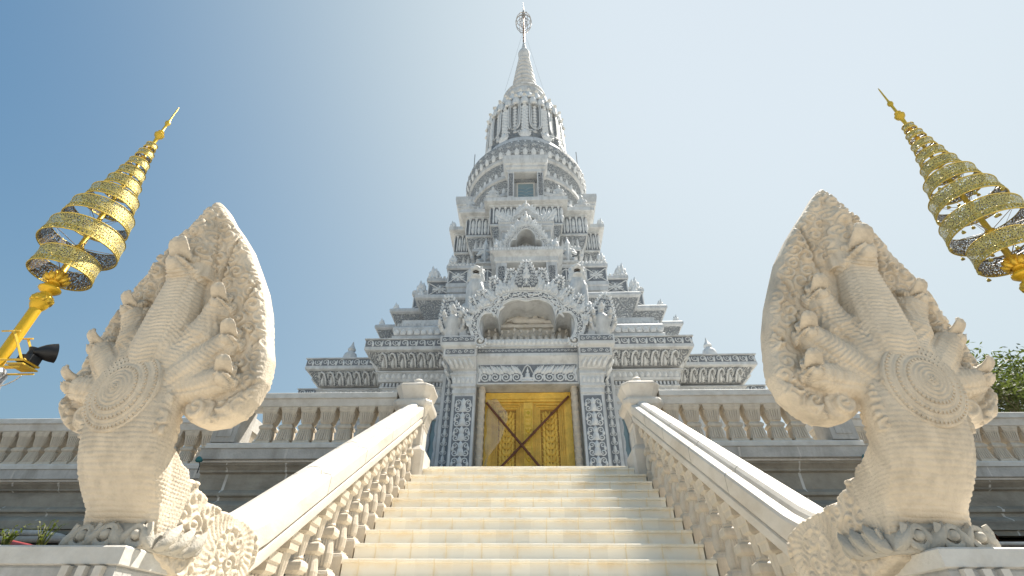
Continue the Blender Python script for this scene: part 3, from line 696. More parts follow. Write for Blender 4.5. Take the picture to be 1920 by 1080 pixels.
tb(mb, 'dormer_carving', 'panel_g'); yb += .52
mb = MB(); mb.box(-.62, .62, yb-.08, yb+.02, 20.62, 20.9, 0); mb.box(-.5, .5, yb-.012, yb-.004, 20.66, 20.86, 0); tb(mb, 'dormer_lintel', 'carve_s')
mb = MB()
for (a, b, c, d) in ((-.50, -.41, 18.95, 20.6), (.41, .50, 18.95, 20.6), (-.41, .41, 20.5, 20.6), (-.41, .41, 18.95, 19.02)): mb.box(a, b, yb-.05, yb-.01, c, d)
wf = tb(mb, 'dormer_window', 'stone_l')
mb = MB(); mb.box(-.41, .41, yb-.030, yb-.016, 19.02, 20.5); o = mb.build('pane', 'glass', wf)
mb = MB()
for k in range(5):
    mb.tube([(-.4, yb-.04, 19.15+.26*k), (-.15, yb-.04, 19.12+.26*k), (0, yb-.04, 19.0+.26*k), (.15, yb-.04, 19.12+.26*k), (.4, yb-.04, 19.15+.26*k)], .012, 4)
mb.build('window_grille', 'white2', wf)
# ---- round drum of flaring rings, prang body, lotus crown, ringed cone
def ring_lathe(nm, prof, mats, n=64, smooth=True, ang=30):
    mb = MB(); mb.lathe([(p[0], p[1]) for p in prof], n, (0, YC, 0), mis=[p[2] if len(p) > 2 else 0 for p in prof]); return tb(mb, nm, mats, smooth, ang)
ring_lathe('drum', [(3.0, 18.7), (3.0, 19.2, 1), (3.25, 20.0), (3.3, 20.05), (3.3, 20.25), (3.15, 20.3, 1), (3.35, 21.2), (3.45, 21.25), (3.45, 21.5), (3.3, 21.55, 1), (3.5, 22.5), (3.62, 22.6), (3.62, 22.8, 1), (3.8, 23.4, 1), (3.72, 23.9, 1), (3.5, 24.1), (3.25, 24.2), (3.12, 24.35, 1), (3.08, 24.9), (2.92, 25.1), (2.88, 25.5), (2.74, 25.7)], ['white2', 'carve_m'])
mb = MB()
for k in range(48):
    a = 2*pi*k/48
    if sin(a) > .35: continue
    n = Vector((cos(a), sin(a), 0)); t = Vector((-sin(a), cos(a), 0)); c = Vector((0, YC, 0))
    mb.petal(c+n*3.64+Z*22.80, t, (Z+n*.25).normalized(), n, .30, .50, .05); mb.spiral(c+n*3.70+t*.2+Z*23.05, t, Z, n, .12, -1, 1.3, .4, 0, seg=8)
    mb.spiral(c+n*3.78+Z*23.5, t, Z, n, .13, 1 if k % 2 else -1, 1.3, .4, 0, seg=8)
    mb.petal(c+n*3.10+Z*24.36, t, Z, n, .24, .5, .05); mb.spiral(c+n*3.1+t*.2+Z*24.6, t, Z, n, .11, 1, 1.3, .4, 0, seg=8)
    mb.petal(c+n*3.34+Z*21.6, t, Z, n, .24, .6, .05); mb.spiral(c+n*3.36+t*.2+Z*22.0, t, Z, n, .12, 1, 1.2, .4, 0, seg=7)
    mb.petal(c+n*3.2+Z*20.35, t, Z, n, .24, .55, .05); mb.spiral(c+n*3.2+t*.2+Z*20.65, t, Z, n, .12, 1, 1.3, .4, 0, seg=8)
tb(mb, 'drum_leaves', 'relief', True, 60)
# redented prang body: 12 ribs
mb = MB(); rings = []
zs = [(2.78, 25.6), (2.66, 25.9), (2.6, 26.6), (2.6, 27.2), (2.62, 28.1), (2.61, 28.9), (2.54, 29.5), (2.4, 29.8)]
N = 72
for r, z in zs:
    ring = []
    for j in range(N):
        a = 2*pi*j/N; q = (j % 6); rr = r*(1.0 if q in (0, 1, 5) else .955)
        ring.append((rr*cos(a+pi/2), YC+rr*sin(a+pi/2), z))
    rings.append(ring)
mb.loft(rings); tb(mb, 'prang_body', 'carve_s')
mb = MB(); c0 = Vector((0, YC, 0))
for k in range(12):
    a = pi/2+2*pi*k/12
    if sin(a) > .45: continue
    n = Vector((cos(a), sin(a), 0)); t = Vector((-sin(a), cos(a), 0))
    for s in (-1, 1):                                     # beaded borders curling in at the foot
        pts = [c0+n*(2.60)+t*(s*.30)+Z*29.4, c0+n*2.66+t*(s*.30)+Z*28.8, c0+n*2.68+t*(s*.31)+Z*28.1, c0+n*2.69+t*(s*.33)+Z*27.2, c0+n*2.69+t*(s*.42)+Z*26.75, c0+n*2.68+t*(s*.62)+Z*26.55]
        mb.tube(pts, .045, 5)
        pts2 = [p+t*(s*.11)+n*(-.02) for p in pts]; mb.tube(pts2, .03, 4)
    for q in range(8):                                    # climbing leaf motifs
        zc = 26.75+q*.33; mb.petal(c0+n*2.60+Z*zc, t, Z, n, .26, .36, .06); mb.petal(c0+n*2.60+t*.14+Z*(zc-.16), t, Z, n, .24, .34, .05); mb.petal(c0+n*2.60-t*.14+Z*(zc-.16), t, Z, n, .24, .34, .05)
    a2 = a+pi/12; n2 = Vector((cos(a2), sin(a2), 0)); t2 = Vector((-sin(a2), cos(a2), 0))
    for q in range(9):
        zc = 26.5+q*.33; mb.petal(c0+n2*2.5+Z*zc, t2, Z, n2, .3, .32, .06)
    mb.lathe([(.12, 29.15), (.15, 29.3), (.1, 29.45)], 8, c0+n*2.58)
    # garland knots at the foot
    mb.petal(c0+n*2.72+Z*25.75, t, Z, n, .8, .75, .1); mb.spiral(c0+n*2.78+t*.32+Z*26.15, t, Z, n, .2, 1, 1.3, .4, 0, seg=9); mb.spiral(c0+n*2.78-t*.32+Z*26.15, t, Z, n, .2, -1, 1.3, .4, 0, seg=9)
tb(mb, 'prang_ribs', 'relief', True, 60)
# lotus crown: two courses of fluted petals with turned-out tips
ring_lathe('crown', [(2.40, 29.4), (2.58, 29.5), (2.62, 29.65), (2.55, 30.0), (2.45, 30.4), (2.38, 30.7), (2.15, 31.3), (1.95, 31.8), (1.8, 32.2), (1.62, 32.5)], ['white2'])
mb = MB()
for course, (r0, r1, z0, z1, nn, w) in enumerate(((2.64, 2.54, 29.4, 30.5, 28, .5), (2.42, 2.06, 30.4, 31.8, 24, .48))):
    for k in range(nn):
        a = 2*pi*(k+.5*course)/nn
        if sin(a) > .5: continue
        n = Vector((cos(a), sin(a), 0)); t = Vector((-sin(a), cos(a), 0)); up = (Z*(z1-z0)+n*(r1-r0)); L = up.length; up.normalize(); nm = (n*(z1-z0)-Z*(r1-r0)).normalized()
        o = c0+n*r0+Z*z0
        mb.petal(o, t, up, nm, w, L, .13); mb.frame(o+up*(L*.4)+nm*.1, t, up, nm, .035, L*.32, .045)
        mb.petal(o+up*(L*.86)+nm*.02, t, (nm+up*.35).normalized(), (up-nm*.35).normalized(), w*.6, .26, .07)
        mb.petal(o+nm*.02, t, (nm*.9-up*.4).normalized(), -up, w*.7, .22, .09)
tb(mb, 'crown_petals', 'relief', True, 60)
ring_lathe('neck_rings', [(1.6, 32.4), (1.72, 32.5), (1.80, 32.75), (1.74, 33.05), (1.52, 33.2), (1.48, 33.4), (1.60, 33.5), (1.60, 33.8), (1.46, 33.95), (1.2, 34.1), (1.12, 34.2), (1.15, 34.5), (.98, 34.65), (.95, 34.8)], ['white2'])
mb = MB()
for k in range(60):
    a = pi+pi*k/59; mb.lathe([(.05, -.06), (.06, 0), (.05, .06)], 5, c0+Vector((1.60*cos(a), 1.60*sin(a), 33.65)))
tb(mb, 'bead_course', 'white')
pr = []; z = 34.8
for k in range(7):
    r = .95-.080*k; h = .78-.02*k
    pr += [(r*.72, z), (r*.74, z+h*.42), (r*.98, z+h*.5), (r*1.06, z+h*.62), (r*1.04, z+h*.85), (r*.74, z+h*.95)]
    z += h
pr += [(.30, z), (.28, z+.15), (.36, z+.25), (.48, z+.55), (.50, z+.85), (.42, z+1.15), (.24, z+1.35), (.20, z+1.5), (.24, z+1.6), (.19, z+1.75), (.2, z+1.9), (.15, z+2.0), (.17, z+2.15), (.11, z+2.3), (.13, z+2.5), (.09, z+2.7), (.06, z+2.9)]
ring_lathe('ringed_cone', [(a, b) for a, b in pr], ['white2'], 32, True, 40)
zt = z+2.85
mb = MB(); mb.lathe([(.08, zt), (.10, zt+.3), (.06, zt+.5), (.11, zt+.8), (.06, zt+1.0), (.09, zt+1.4), (.05, 47.6), (.10, 48.0), (.12, 48.3), (.05, 48.7), (.03, 49.3), (.005, 50.5)], 8, (0, YC, 0)); fn = tb(mb, 'finial', 'rose', True, 50)
mb = MB(); cz = 46.35
for q in range(3):
    a = q*pi/3; u = Vector((cos(a), sin(a), 0))
    mb.tube([c0+u*(.72*cos(2*pi*i/28))+Z*(cz+1.5*sin(2*pi*i/28)) for i in range(29)], .03, 5)
    mb.tube([c0+u*(.40*cos(2*pi*i/20))+Z*(cz+.85*sin(2*pi*i/20)) for i in range(21)], .02, 4)
for i in (-1, 0, 1):
    r = .72*sqrt(max(0, 1-(i*.55/1.3)**2)); mb.tube([c0+Vector((r*cos(2*pi*k/24), r*sin(2*pi*k/24), cz+.55*i)) for k in range(25)], .028, 4)
mb.lathe([(.06, cz+1.1), (.2, cz+1.35), (.1, cz+1.7), (.14, cz+1.9), (.02, cz+2.6)], 8, c0)
tb(mb, 'finial_cage', 'spire_m')
mb = MB()
for (dx, zt2) in ((-1.5, 34.6), (1.45, 34.6)): mb.tube([(0, YC-.05, 44.9), (dx, YC-.4, zt2)], .008, 3)
tb(mb, 'guy_wire', 'spire_m')
for (x, d, z) in ((-2.1, 2.8, 22.0), (2.1, 2.8, 22.0)):
    mb = MB(); mb.tube([(x*1.52, YC-d*.6, 23.8), (x*1.52, YC-d*.6, 25.4)], .025, 5); tb(mb, 'lightning_rod', 'spire_m')
# ---- antefixes on the corners
def flame_mb(mb, o, ux, uy, n, h, w, mi=0, curls=True):
    """flame-shaped leaf: round heart with side tongues and curls"""
    o = Vector(o); ux = Vector(ux); uy = Vector(uy); n = Vector(n)
    mb.petal(o+uy*(h*.1), ux, uy, n, w*.50, h*.86, w*.16, mi)
    for s in (-1, 1):
        for q, (y, k, tl) in enumerate(((.0, .50, .62), (.30, .42, .42))):
            d = (uy+ux*(s*tl)).normalized(); e = (ux-uy*(s*tl)).normalized()
            mb.petal(o+ux*(s*w*.16)+uy*(h*y), e, d, n, w*.40, h*k, w*.13, mi, bend=-.12*s)
        if curls:
            mb.spiral(o+ux*(s*w*.30)+uy*(h*.14)+n*(w*.06), ux*s, uy, n, w*.19, 1, 1.25, .42, mi, seg=8)
            mb.spiral(o+ux*(s*w*.17)+uy*(h*.46)+n*(w*.07), ux*s, uy, n, w*.14, 1, 1.25, .42, mi, seg=8)
    mb.petal(o+uy*(h*.06)+n*(w*.12), ux, uy, n, w*.22, h*.34, w*.14, mi)
def lace(mb, o, ux, uy, n, h, w, cell=.12, mi=0):
    """large flame-shaped crest carved as a lattice of small curls inside a fringe of tongues"""
    o = Vector(o); ux = Vector(ux).normalized(); uy = Vector(uy).normalized(); n = Vector(n)
    def f(t): return .5*w*((1-t)**.72)*(min(1, .55+t*2.2))
    pts = [(-f(t), t*h) for t in [i/9 for i in range(10)]]+[(f(t), t*h) for t in [i/9 for i in range(8, -1, -1)]]
    mb.prism(pts, o, ux, uy, n, .05, 1)
    k = max(3, int(h/cell))
    for i in range(k):
        t = (i+.5)/k; hw = f(t); m = max(1, int(hw/cell+.5)); y = t*h
        for j in range(m):
            x = hw*(j+.35)/m
            for s in (-1, 1): mb.spiral(o+ux*(s*x)+uy*(y+(cell*.3 if j % 2 else 0))+n*.06, ux*s, uy, n, cell*.46, 1, 1.3, .5, mi, start=-.6, seg=8)
        for s in (-1, 1):
            d = (uy*.8+ux*(s*.75)).normalized(); e = d.cross(n)
            mb.petal(o+ux*(s*hw*.86)+uy*y, e, d, n, cell*.8, cell*1.45, cell*.35, mi, bend=-.25*s)
    mb.petal(o+uy*(h*.86)+n*.02, ux, uy, n, cell*.9, h*.22, cell*.35, mi)
    for q in (.1, .38, .62): mb.petal(o+uy*(h*q)+n*.07, ux, uy, n, cell*.7, cell*1.7, cell*.4, mi)
def antefix(x, d, z, h, w, s, rz=0):
    mb = MB(); ux = Vector((cos(rz), sin(rz), 0)); n = Vector((sin(rz), -cos(rz), 0))
    flame_mb(mb, Vector((x, YC-d, z)), ux, (Z+ux*(s*.12)).normalized(), n, h, w)
    flame_mb(mb, Vector((x, YC-d+.06, z)), ux, (Z+ux*(s*.12)).normalized(), -n, h, w, 0, False)
    tb(mb, 'antefix', 'relief', True, 60)
for s in (-1, 1):
    for (x, d, z, h, w) in ((4.15, 6.1, 11.05, .5, .26), (5.32, 5.2, 11.05, .5, .28), (6.2, 4.05, 11.05, .5, .28), (4.2, 4.2, 13.36, .95, .55), (3.15, 4.95, 13.36, .35, .3), (4.95, 3.2, 13.36, .9, .55), (3.5, 3.6, 14.78, .7, .5), (4.55, 2.3, 14.78, .9, .6), (4.05, 1.9, 18.73, .7, .4)):
        antefix(s*x, d, z, h, w, s, rz=s*.5)
# ================================================================ PORTAL (parts of the temple)
YP = 11.95
def capital(s):
    """carved pillar with its stepped capital; the inner side stays flush"""
    xi, xo = 1.38, 1.97
    mb = MB(); pr = [(0, TZ), (.05, TZ), (.05, TZ+.4), (0, TZ+.45), (0, 5.45), (.03, 5.47), (.03, 5.56), (.0, 5.58), (.0, 5.63), (.06, 5.66), (.06, 5.72), (.03, 5.74, 2), (.07, 5.96), (.10, 5.98), (.10, 6.03), (.04, 6.05), (.04, 6.12), (.10, 6.14), (.27, 6.40, 0), (.30, 6.42), (.30, 6.46, 1), (.30, 6.66, 0), (.36, 6.69), (.39, 6.72), (.40, 6.77), (.40, 7.01), (.36, 7.03)]
    rings = []
    for p in pr:
        o = p[0]; x0, x1 = (s*(xi-.015*0), s*(xo+o)); 
        rings.append([(x0, YP-o, p[1]), (x1, YP-o, p[1]), (x1, YP+1.3, p[1]), (x0, YP+1.3, p[1])])
    mb.loft(rings, mis=[0]*len(pr)); tb(mb, 'portal_pillar', 'white')
    mb = MB()                                                   # grey grounds of the carved bands
    mb.box(s*xi+s*.06 if s > 0 else -xo+.06, xo-.06 if s > 0 else -xi-.06, YP-.004, YP+.02, TZ+.55, 5.40)
    for (o, z0, z1) in ((.30, 6.485, 6.64), (.40, 6.81, 6.975)):
        xa, xb = sorted((s*(xi+.05), s*(xo+o-.05))); mb.box(xa, xb, YP-o-.004, YP-o+.02, z0, z1)
    g = tb(mb, 'carving_ground', 'ground')
    mb = MB()
    xc = s*(xi+xo)/2; z = TZ+.58; u = .375                        # candelabra foliage climbing the shaft
    while z+u < 5.45:
        o = Vector((xc, YP-.006, z)); mb.petal(o, X, Z, FR, .17, .24, .05); mb.petal(o+Z*.17, X, Z, FR, .13, .2, .05)
        for q in (-1, 1):
            mb.spiral(o+X*(q*.135)+Z*.07, X*q, Z, FR, .088, 1, 1.4, .42, 0, start=pi, seg=12); mb.spiral(o+X*(q*.13)+Z*.25, X*q, -Z, FR, .082, 1, 1.4, .42, 0, start=pi, seg=12)
            mb.petal(o+X*(q*.19)+Z*.13, X, Z, FR, .07, .12, .03); mb.petal(o+X*(q*.03)+Z*.0, X, (X*q+Z*.8).normalized(), FR, .05, .12, .03)
        z += u
    tb(mb, 'pillar_carving', 'relief', True, 60)
    for (o, z0, h) in ((.30, 6.49, .145), (.40, 6.815, .155)):
        mb = MB(); xa, xb = sorted((s*(xi+.05), s*(xo+o-.05))); k = round((xb-xa)/.15); w = (xb-xa)/k
        for i in range(k):
            c = Vector((xa+(i+.5)*w, YP-o-.006, z0+h/2)); mb.spiral(c, X, Z, FR, min(w, h)*.42, 1 if i % 2 else -1, 1.3, .36, 0, seg=9)
        tb(mb, 'capital_band', 'relief', True, 60)
    mb = MB()
    k = 4
    for i in range(k+1):                                        # hooked leaves on the cove, petals under it
        c = Vector((s*(xi+.04+(xo-xi+.1)*(i+.4)/(k+1)), YP-.12, 6.16)); up = Vector((s*.10, -.55, .8)).normalized(); nn = Vector((0, -.8, -.55)).normalized()
        mb.petal(c, X, up, nn, .11, .28, .06, 0, bend=.3*s); mb.spiral(c+X*(s*.05)+up*.14, X, up, nn, .05, s, 1.2, .45, 0, seg=7)
        c = Vector((s*(xi+.06+(xo-xi)*(i+.4)/(k+1)), YP-.035, 5.755)); mb.petal(c, X, Z, FR, .11, .19, .05)
    tb(mb, 'capital_leaves', 'relief', True, 60); mb = MB()
    for i in range(3):
        c = Vector((s*(xo+.2), YP-.1+.45*i, 6.16)); mb.petal(c, Y_, Vector((s*.55, 0, .8)).normalized(), Vector((s*.8, 0, -.55)).normalized(), .3, .28, .06)
    tb(mb, 'capital_leaves', 'relief', True, 60)
    # second, narrower carved pilaster behind
    mb = MB(); xa, xb = sorted((s*2.05, s*2.42)); mb.box(xa, xb, 12.7, YC-8.5+.9, TZ, 6.4); tb(mb, 'side_pilaster', 'white')
    mb = MB(); xa, xb = sorted((s*2.12, s*2.33)); mb.box(xa, xb, 12.69, 12.71, TZ+.3, 6.3); tb(mb, 'carving_ground', 'ground')
    mb = MB(); z = TZ+.4
    while z < 6.15:
        for q in (-1, 1): mb.spiral((s*2.225+q*.045, 12.685, z+.08), X*q, Z, FR, .055, 1, 1.4, .42, 0, start=pi, seg=9)
        mb.petal((s*2.225, 12.685, z+.08), X, Z, FR, .09, .19, .03); z += .235
    tb(mb, 'pilaster_carving', 'relief', True, 60)
capital(-1); capital(1)
# flanks of the porch behind the pillars, its roof block
mb = MB()
for s in (-1, 1):
    xa, xb = sorted((s*1.385, s*2.0)); mb.box(xa, xb, YP+1.28, YC-7.7, TZ, 6.98)
mb.box(-1.39, 1.39, 12.9, 13.4, 5.85, 6.9)
tb(mb, 'porch_wall', 'white')
# lintel: carved face between grey ground and mouldings
yl = 12.0
mb = MB(); pr = [(0, 5.76), (0, 6.36), (.02, 6.38), (.14, 6.50), (.16, 6.52), (.16, 6.60), (.10, 6.62), (.10, 6.80), (.16, 6.82), (.16, 6.86), (.2, 6.9), (.2, 7.02), (.12, 7.04)]
mb.loft([[(x, yl-o, z) for o, z in pr]+[(x, 12.72, 7.04), (x, 12.72, 5.76)] for x in (-1.378, 1.378)]); tb(mb, 'lintel', 'white')
mb = MB(); mb.box(-1.33, 1.33, yl-.004, yl+.01, 5.80, 6.33); mb.box(-1.37, 1.37, yl-.104, yl-.09, 6.64, 6.78); tb(mb, 'carving_ground', 'ground')
mb = MB()
for s in (-1, 1):
    for i in range(4):                                          # running scrolls each side of the niche
        c = Vector((s*(.30+.285*i), yl-.006, 5.95)); mb.spiral(c, X*s, Z, FR, .135, 1, 1.6, .34, 0, start=pi*.9, seg=16)
        for q in range(3):                                      # curving tongues above each scroll
            b = c+X*(s*(-.1+.10*q))+Z*(.13-.03*abs(q-1)); mb.petal(b, X, (Z+X*(s*.35)).normalized(), FR, .125, .25, .05, 0, bend=.25*s)
            mb.spiral(b+Z*.2+X*(s*.08), X*s, Z, FR, .035, -1, 1.1, .5, 0, seg=6)
        mb.tube([c+X*(-s*.14)+Z*-.1, c+X*(-s*.15)+Z*.05, c+X*(-s*.05)+Z*.17, c+X*(s*.1)+Z*.16], [.025, .03, .025, .018], 5)
    mb.petal((s*1.30, yl-.006, 5.84), X, (Z-X*s*.05).normalized(), FR, .08, .46, .05)
# seated figure in the middle of the lintel
mb.lathe([(.13, 0), (.14, .03), (.09, .06), (.12, .09), (.12, .11)], 10, (0, yl-.02, 5.82), sq=(1.3, .35)); mb.lathe([(.07, 0), (.055, .07), (.06, .11), (.02, .14), (.035, .17), (.035, .2), (.015, .24), (.003, .31)], 8, (0, yl-.04, 5.93), sq=(1, .6))
for s in (-1, 1): mb.tube([(s*.2, yl-.01, 5.84), (s*.16, yl-.02, 6.05), (s*.07, yl-.02, 6.25), (0, yl-.02, 6.31)], .018, 5)
tb(mb, 'lintel_carving', 'relief', True, 50)
mb = MB()
for i in range(22): mb.petal((-1.3+2.6*i/21, yl-.165, 6.87), X, Z, FR, .12, .17, .05)
tb(mb, 'lintel_petals', 'relief', True, 60); mb = MB()
for i in range(30): mb.spiral((-1.32+2.64*i/29, yl-.106, 6.71), X, Z, FR, .04, 1 if i % 2 else -1, 1.1, .45, 0, seg=6)
tb(mb, 'lintel_band', 'relief', True, 60)
# turned colonnettes beside the door
for s in (-1, 1):
    mb = MB(); pr = []; z = TZ
    r0 = .085
    while z < 5.74:
        pr += [(r0, z), (r0*1.05, z+.10), (r0*1.22, z+.115), (r0*1.25, z+.14), (r0*1.08, z+.155), (r0*1.2, z+.175), (r0*1.0, z+.19)]; z += .20
    mb.lathe(pr, 14, (s*1.235, 12.22, 0)); tb(mb, 'colonnette', 'balus', True, 50)
# ---- the gold double door
yd = 12.62
mb = MB(); mb.box(-1.378, 1.378, yd+.08, yd+.2, TZ, 5.77); tb(mb, 'door_recess', 'stone_l')
mb = MB()
for (a, b, c, d, e) in ((-1.16, -1.02, TZ, 5.745, 0), (1.02, 1.16, TZ, 5.745, 0), (-1.02, 1.02, 5.56, 5.74, .003), (-1.02, -.97, TZ, 5.555, .03), (.97, 1.02, TZ, 5.555, .03), (-.97, .97, 5.49, 5.555, .033)):
    mb.box(a, b, yd-.12+e, yd+.08, c, d)
tb(mb, 'door_frame', 'door')
for s in (-1, 1):
    mb = MB(); xa, xb = sorted((s*.0, s*.99)); mb.box(xa, xb, yd-.02, yd+.05, TZ+.005, 5.50)
    for k, (i, d) in enumerate(((.15, .035), (.19, .05), (.24, .03), (.29, .045))):      # nested frames of the leaf
        x0, x1 = sorted((s*(.15+i-.15), s*(.97-(i-.15)))); t = .022; z0, z1 = TZ+.2+i, 5.46-(i-.15)
        for (a, b, c, e) in ((x0, x0+t, z0, z1), (x1-t, x1, z0, z1), (x0+t, x1-t, z1-t, z1), (x0+t, x1-t, z0, z0+t)): mb.box(a, b, yd-.02-d, yd-.015, c, e)
    leaf = tb(mb, 'door_leaf', 'door')
    mb = MB(); xa, xb = sorted((s*.325, s*.815)); mb.box(xa, xb, yd-.026, yd-.015, TZ+.5, 5.28); mb.build('panel_ground', 'door_d', leaf)
    mb = MB(); xc = s*.57; z = TZ+.55
    while z < 5.05:                                             # overlapping leaves climbing the panel
        for q in (-1, 1):
            mb.petal((xc+q*.03, yd-.028, z), X, Vector((q*.55, 0, .85)).normalized(), FR, .11, .24, .035, 0, bend=-.25*q)
            mb.petal((xc+q*.15, yd-.028, z-.02), X, Vector((q*.25, 0, .95)).normalized(), FR, .08, .2, .03, 0, bend=-.2*q)
            mb.spiral((xc+q*.2, yd-.03, z+.12), X*q, Z, FR, .03, 1, 1.1, .5, 0, seg=6)
        mb.petal((xc, yd-.028, z), X, Z, FR, .07, .2, .045); z += .165
    mb.build('panel_carving', 'door', leaf)
mb = MB(); mb.box(-.125, .125, yd-.085, yd-.02, TZ+.005, 5.47); ml = tb(mb, 'meeting_stile', 'door')
mb = MB(); z = TZ+.1; k = 0
while z < 5.3:
    for (a, b, c, d) in ((-.095, -.08, 0, .22), (.08, .095, 0, .22), (-.08, .08, 0, .014), (-.08, .08, .206, .22)): mb.box(a, b, yd-.097, yd-.084, z+c, z+d)
    o = Vector((0, yd-.086, z+.11))
    if k % 3 == 0: [mb.spiral(o+X*(q*.035), X*q, Z, FR, .035, 1, 1.3, .4, 0, seg=8) for q in (-1, 1)]
    elif k % 3 == 1: mb.frame(o, (X+Z).normalized(), (Z-X).normalized(), FR, .045, .045, .01)
    else: [mb.petal(o-Z*.07, X, (Z+X*q*.6).normalized(), FR, .06, .14, .025) for q in (-1, 0, 1)]
    z += .245; k += 1
mb.build('stile_carving', 'gold', ml)
# crossed bars wedged in the doorway
t = thing('crossed_bars', 'rust brown bars crossed in an X in front of the gold door', 'bars', (0, 12.35, TZ))
for s, (x0, z0, x1, z1) in ((1, (-1.06, 5.47, 1.06, TZ+.9)), (-1, (1.06, 5.78, -1.06, TZ+.75))):
    p0, p1 = (P(912, 755, 12.36), P(1012, 875, 12.36)) if s > 0 else (P(1066, 743, 12.44), P(940, 875, 12.44))
    d = (p1-p0); p1 = p0+d*1.18
    mb = MB(); mb.tube([p0, p1], .032, 8)
    for q in (.25, .52, .8): mb.tube([p0+d*q, p0+d*(q+.02)], .042, 8)
    o = mb.build('bar', 'brown', t, True, 50); o.location = -t.location
# torn plastic sheet hanging at the left of the door
mb = MB(); n = 14
for i in range(n+1):
    z = 5.5-(5.5-TZ-.3)*i/n; w = .28+.25*sin(i*.5)+.06*random.random()
    for j in range(5):
        q = j/4; mb.v.append((-1.10+w*q+.03*sin(i*1.7+j), 12.40+.03*sin(i*.9+j*2)+.02*random.random(), z+.02*random.random()))
for i in range(n):
    for j in range(4): a = i*5+j; mb.f.append((a, a+1, a+6, a+5)); mb.m.append(0)
setp(mb.build('plastic_sheet', 'plastic', None, True, 180), 'torn clear plastic sheet hanging on the left door leaf', 'plastic sheet')
# ---- pediments
def arch_path(pts, n=8):
    """Catmull-Rom through the measured points, broken at the cusps (None)"""
    segs = []; cur = []
    for p in pts:
        if p is None: segs.append(cur); cur = [cur[-1]]
        else: cur.append(Vector(p))
    segs.append(cur); out = []
    for s in segs:
        for i in range(len(s)-1):
            p0 = s[i-1] if i else s[i]*2-s[i+1]; p1, p2 = s[i], s[i+1]; p3 = s[i+2] if i+2 < len(s) else s[i+1]*2-s[i]
            for k in range(n):
                t = k/n; q = .5*((2*p1)+(p2-p0)*t+(2*p0-5*p1+4*p2-p3)*t*t+(-p0+3*p1-3*p2+p3)*t**3); out.append(q)
    out.append(segs[-1][-1]); return out
def ribbon(mb, pi_, po, y0, dep, mi=0):
    """arch band between an inner and an outer path (x, z), as a solid of depth dep behind y0"""
    n = len(pi_)
    def rs(p, m):
        L = [0]
        for i in range(1, len(p)): L.append(L[-1]+(p[i]-p[i-1]).length)
        out = []; j = 0
        for k in range(m):
            t = L[-1]*k/(m-1)
            while j < len(L)-2 and L[j+1] < t: j += 1
            u = (t-L[j])/max(1e-6, L[j+1]-L[j]); out.append(p[j].lerp(p[j+1], u))
        return out
    m = 72; a, b = rs(pi_, m), rs(po, m); rings = []
    for p, q in zip(a, b): rings.append([(p.x, y0, p.y), (q.x, y0, q.y), (q.x, y0+dep, q.y), (p.x, y0+dep, p.y)])
    mb.loft(rings, mi=mi); return a, b
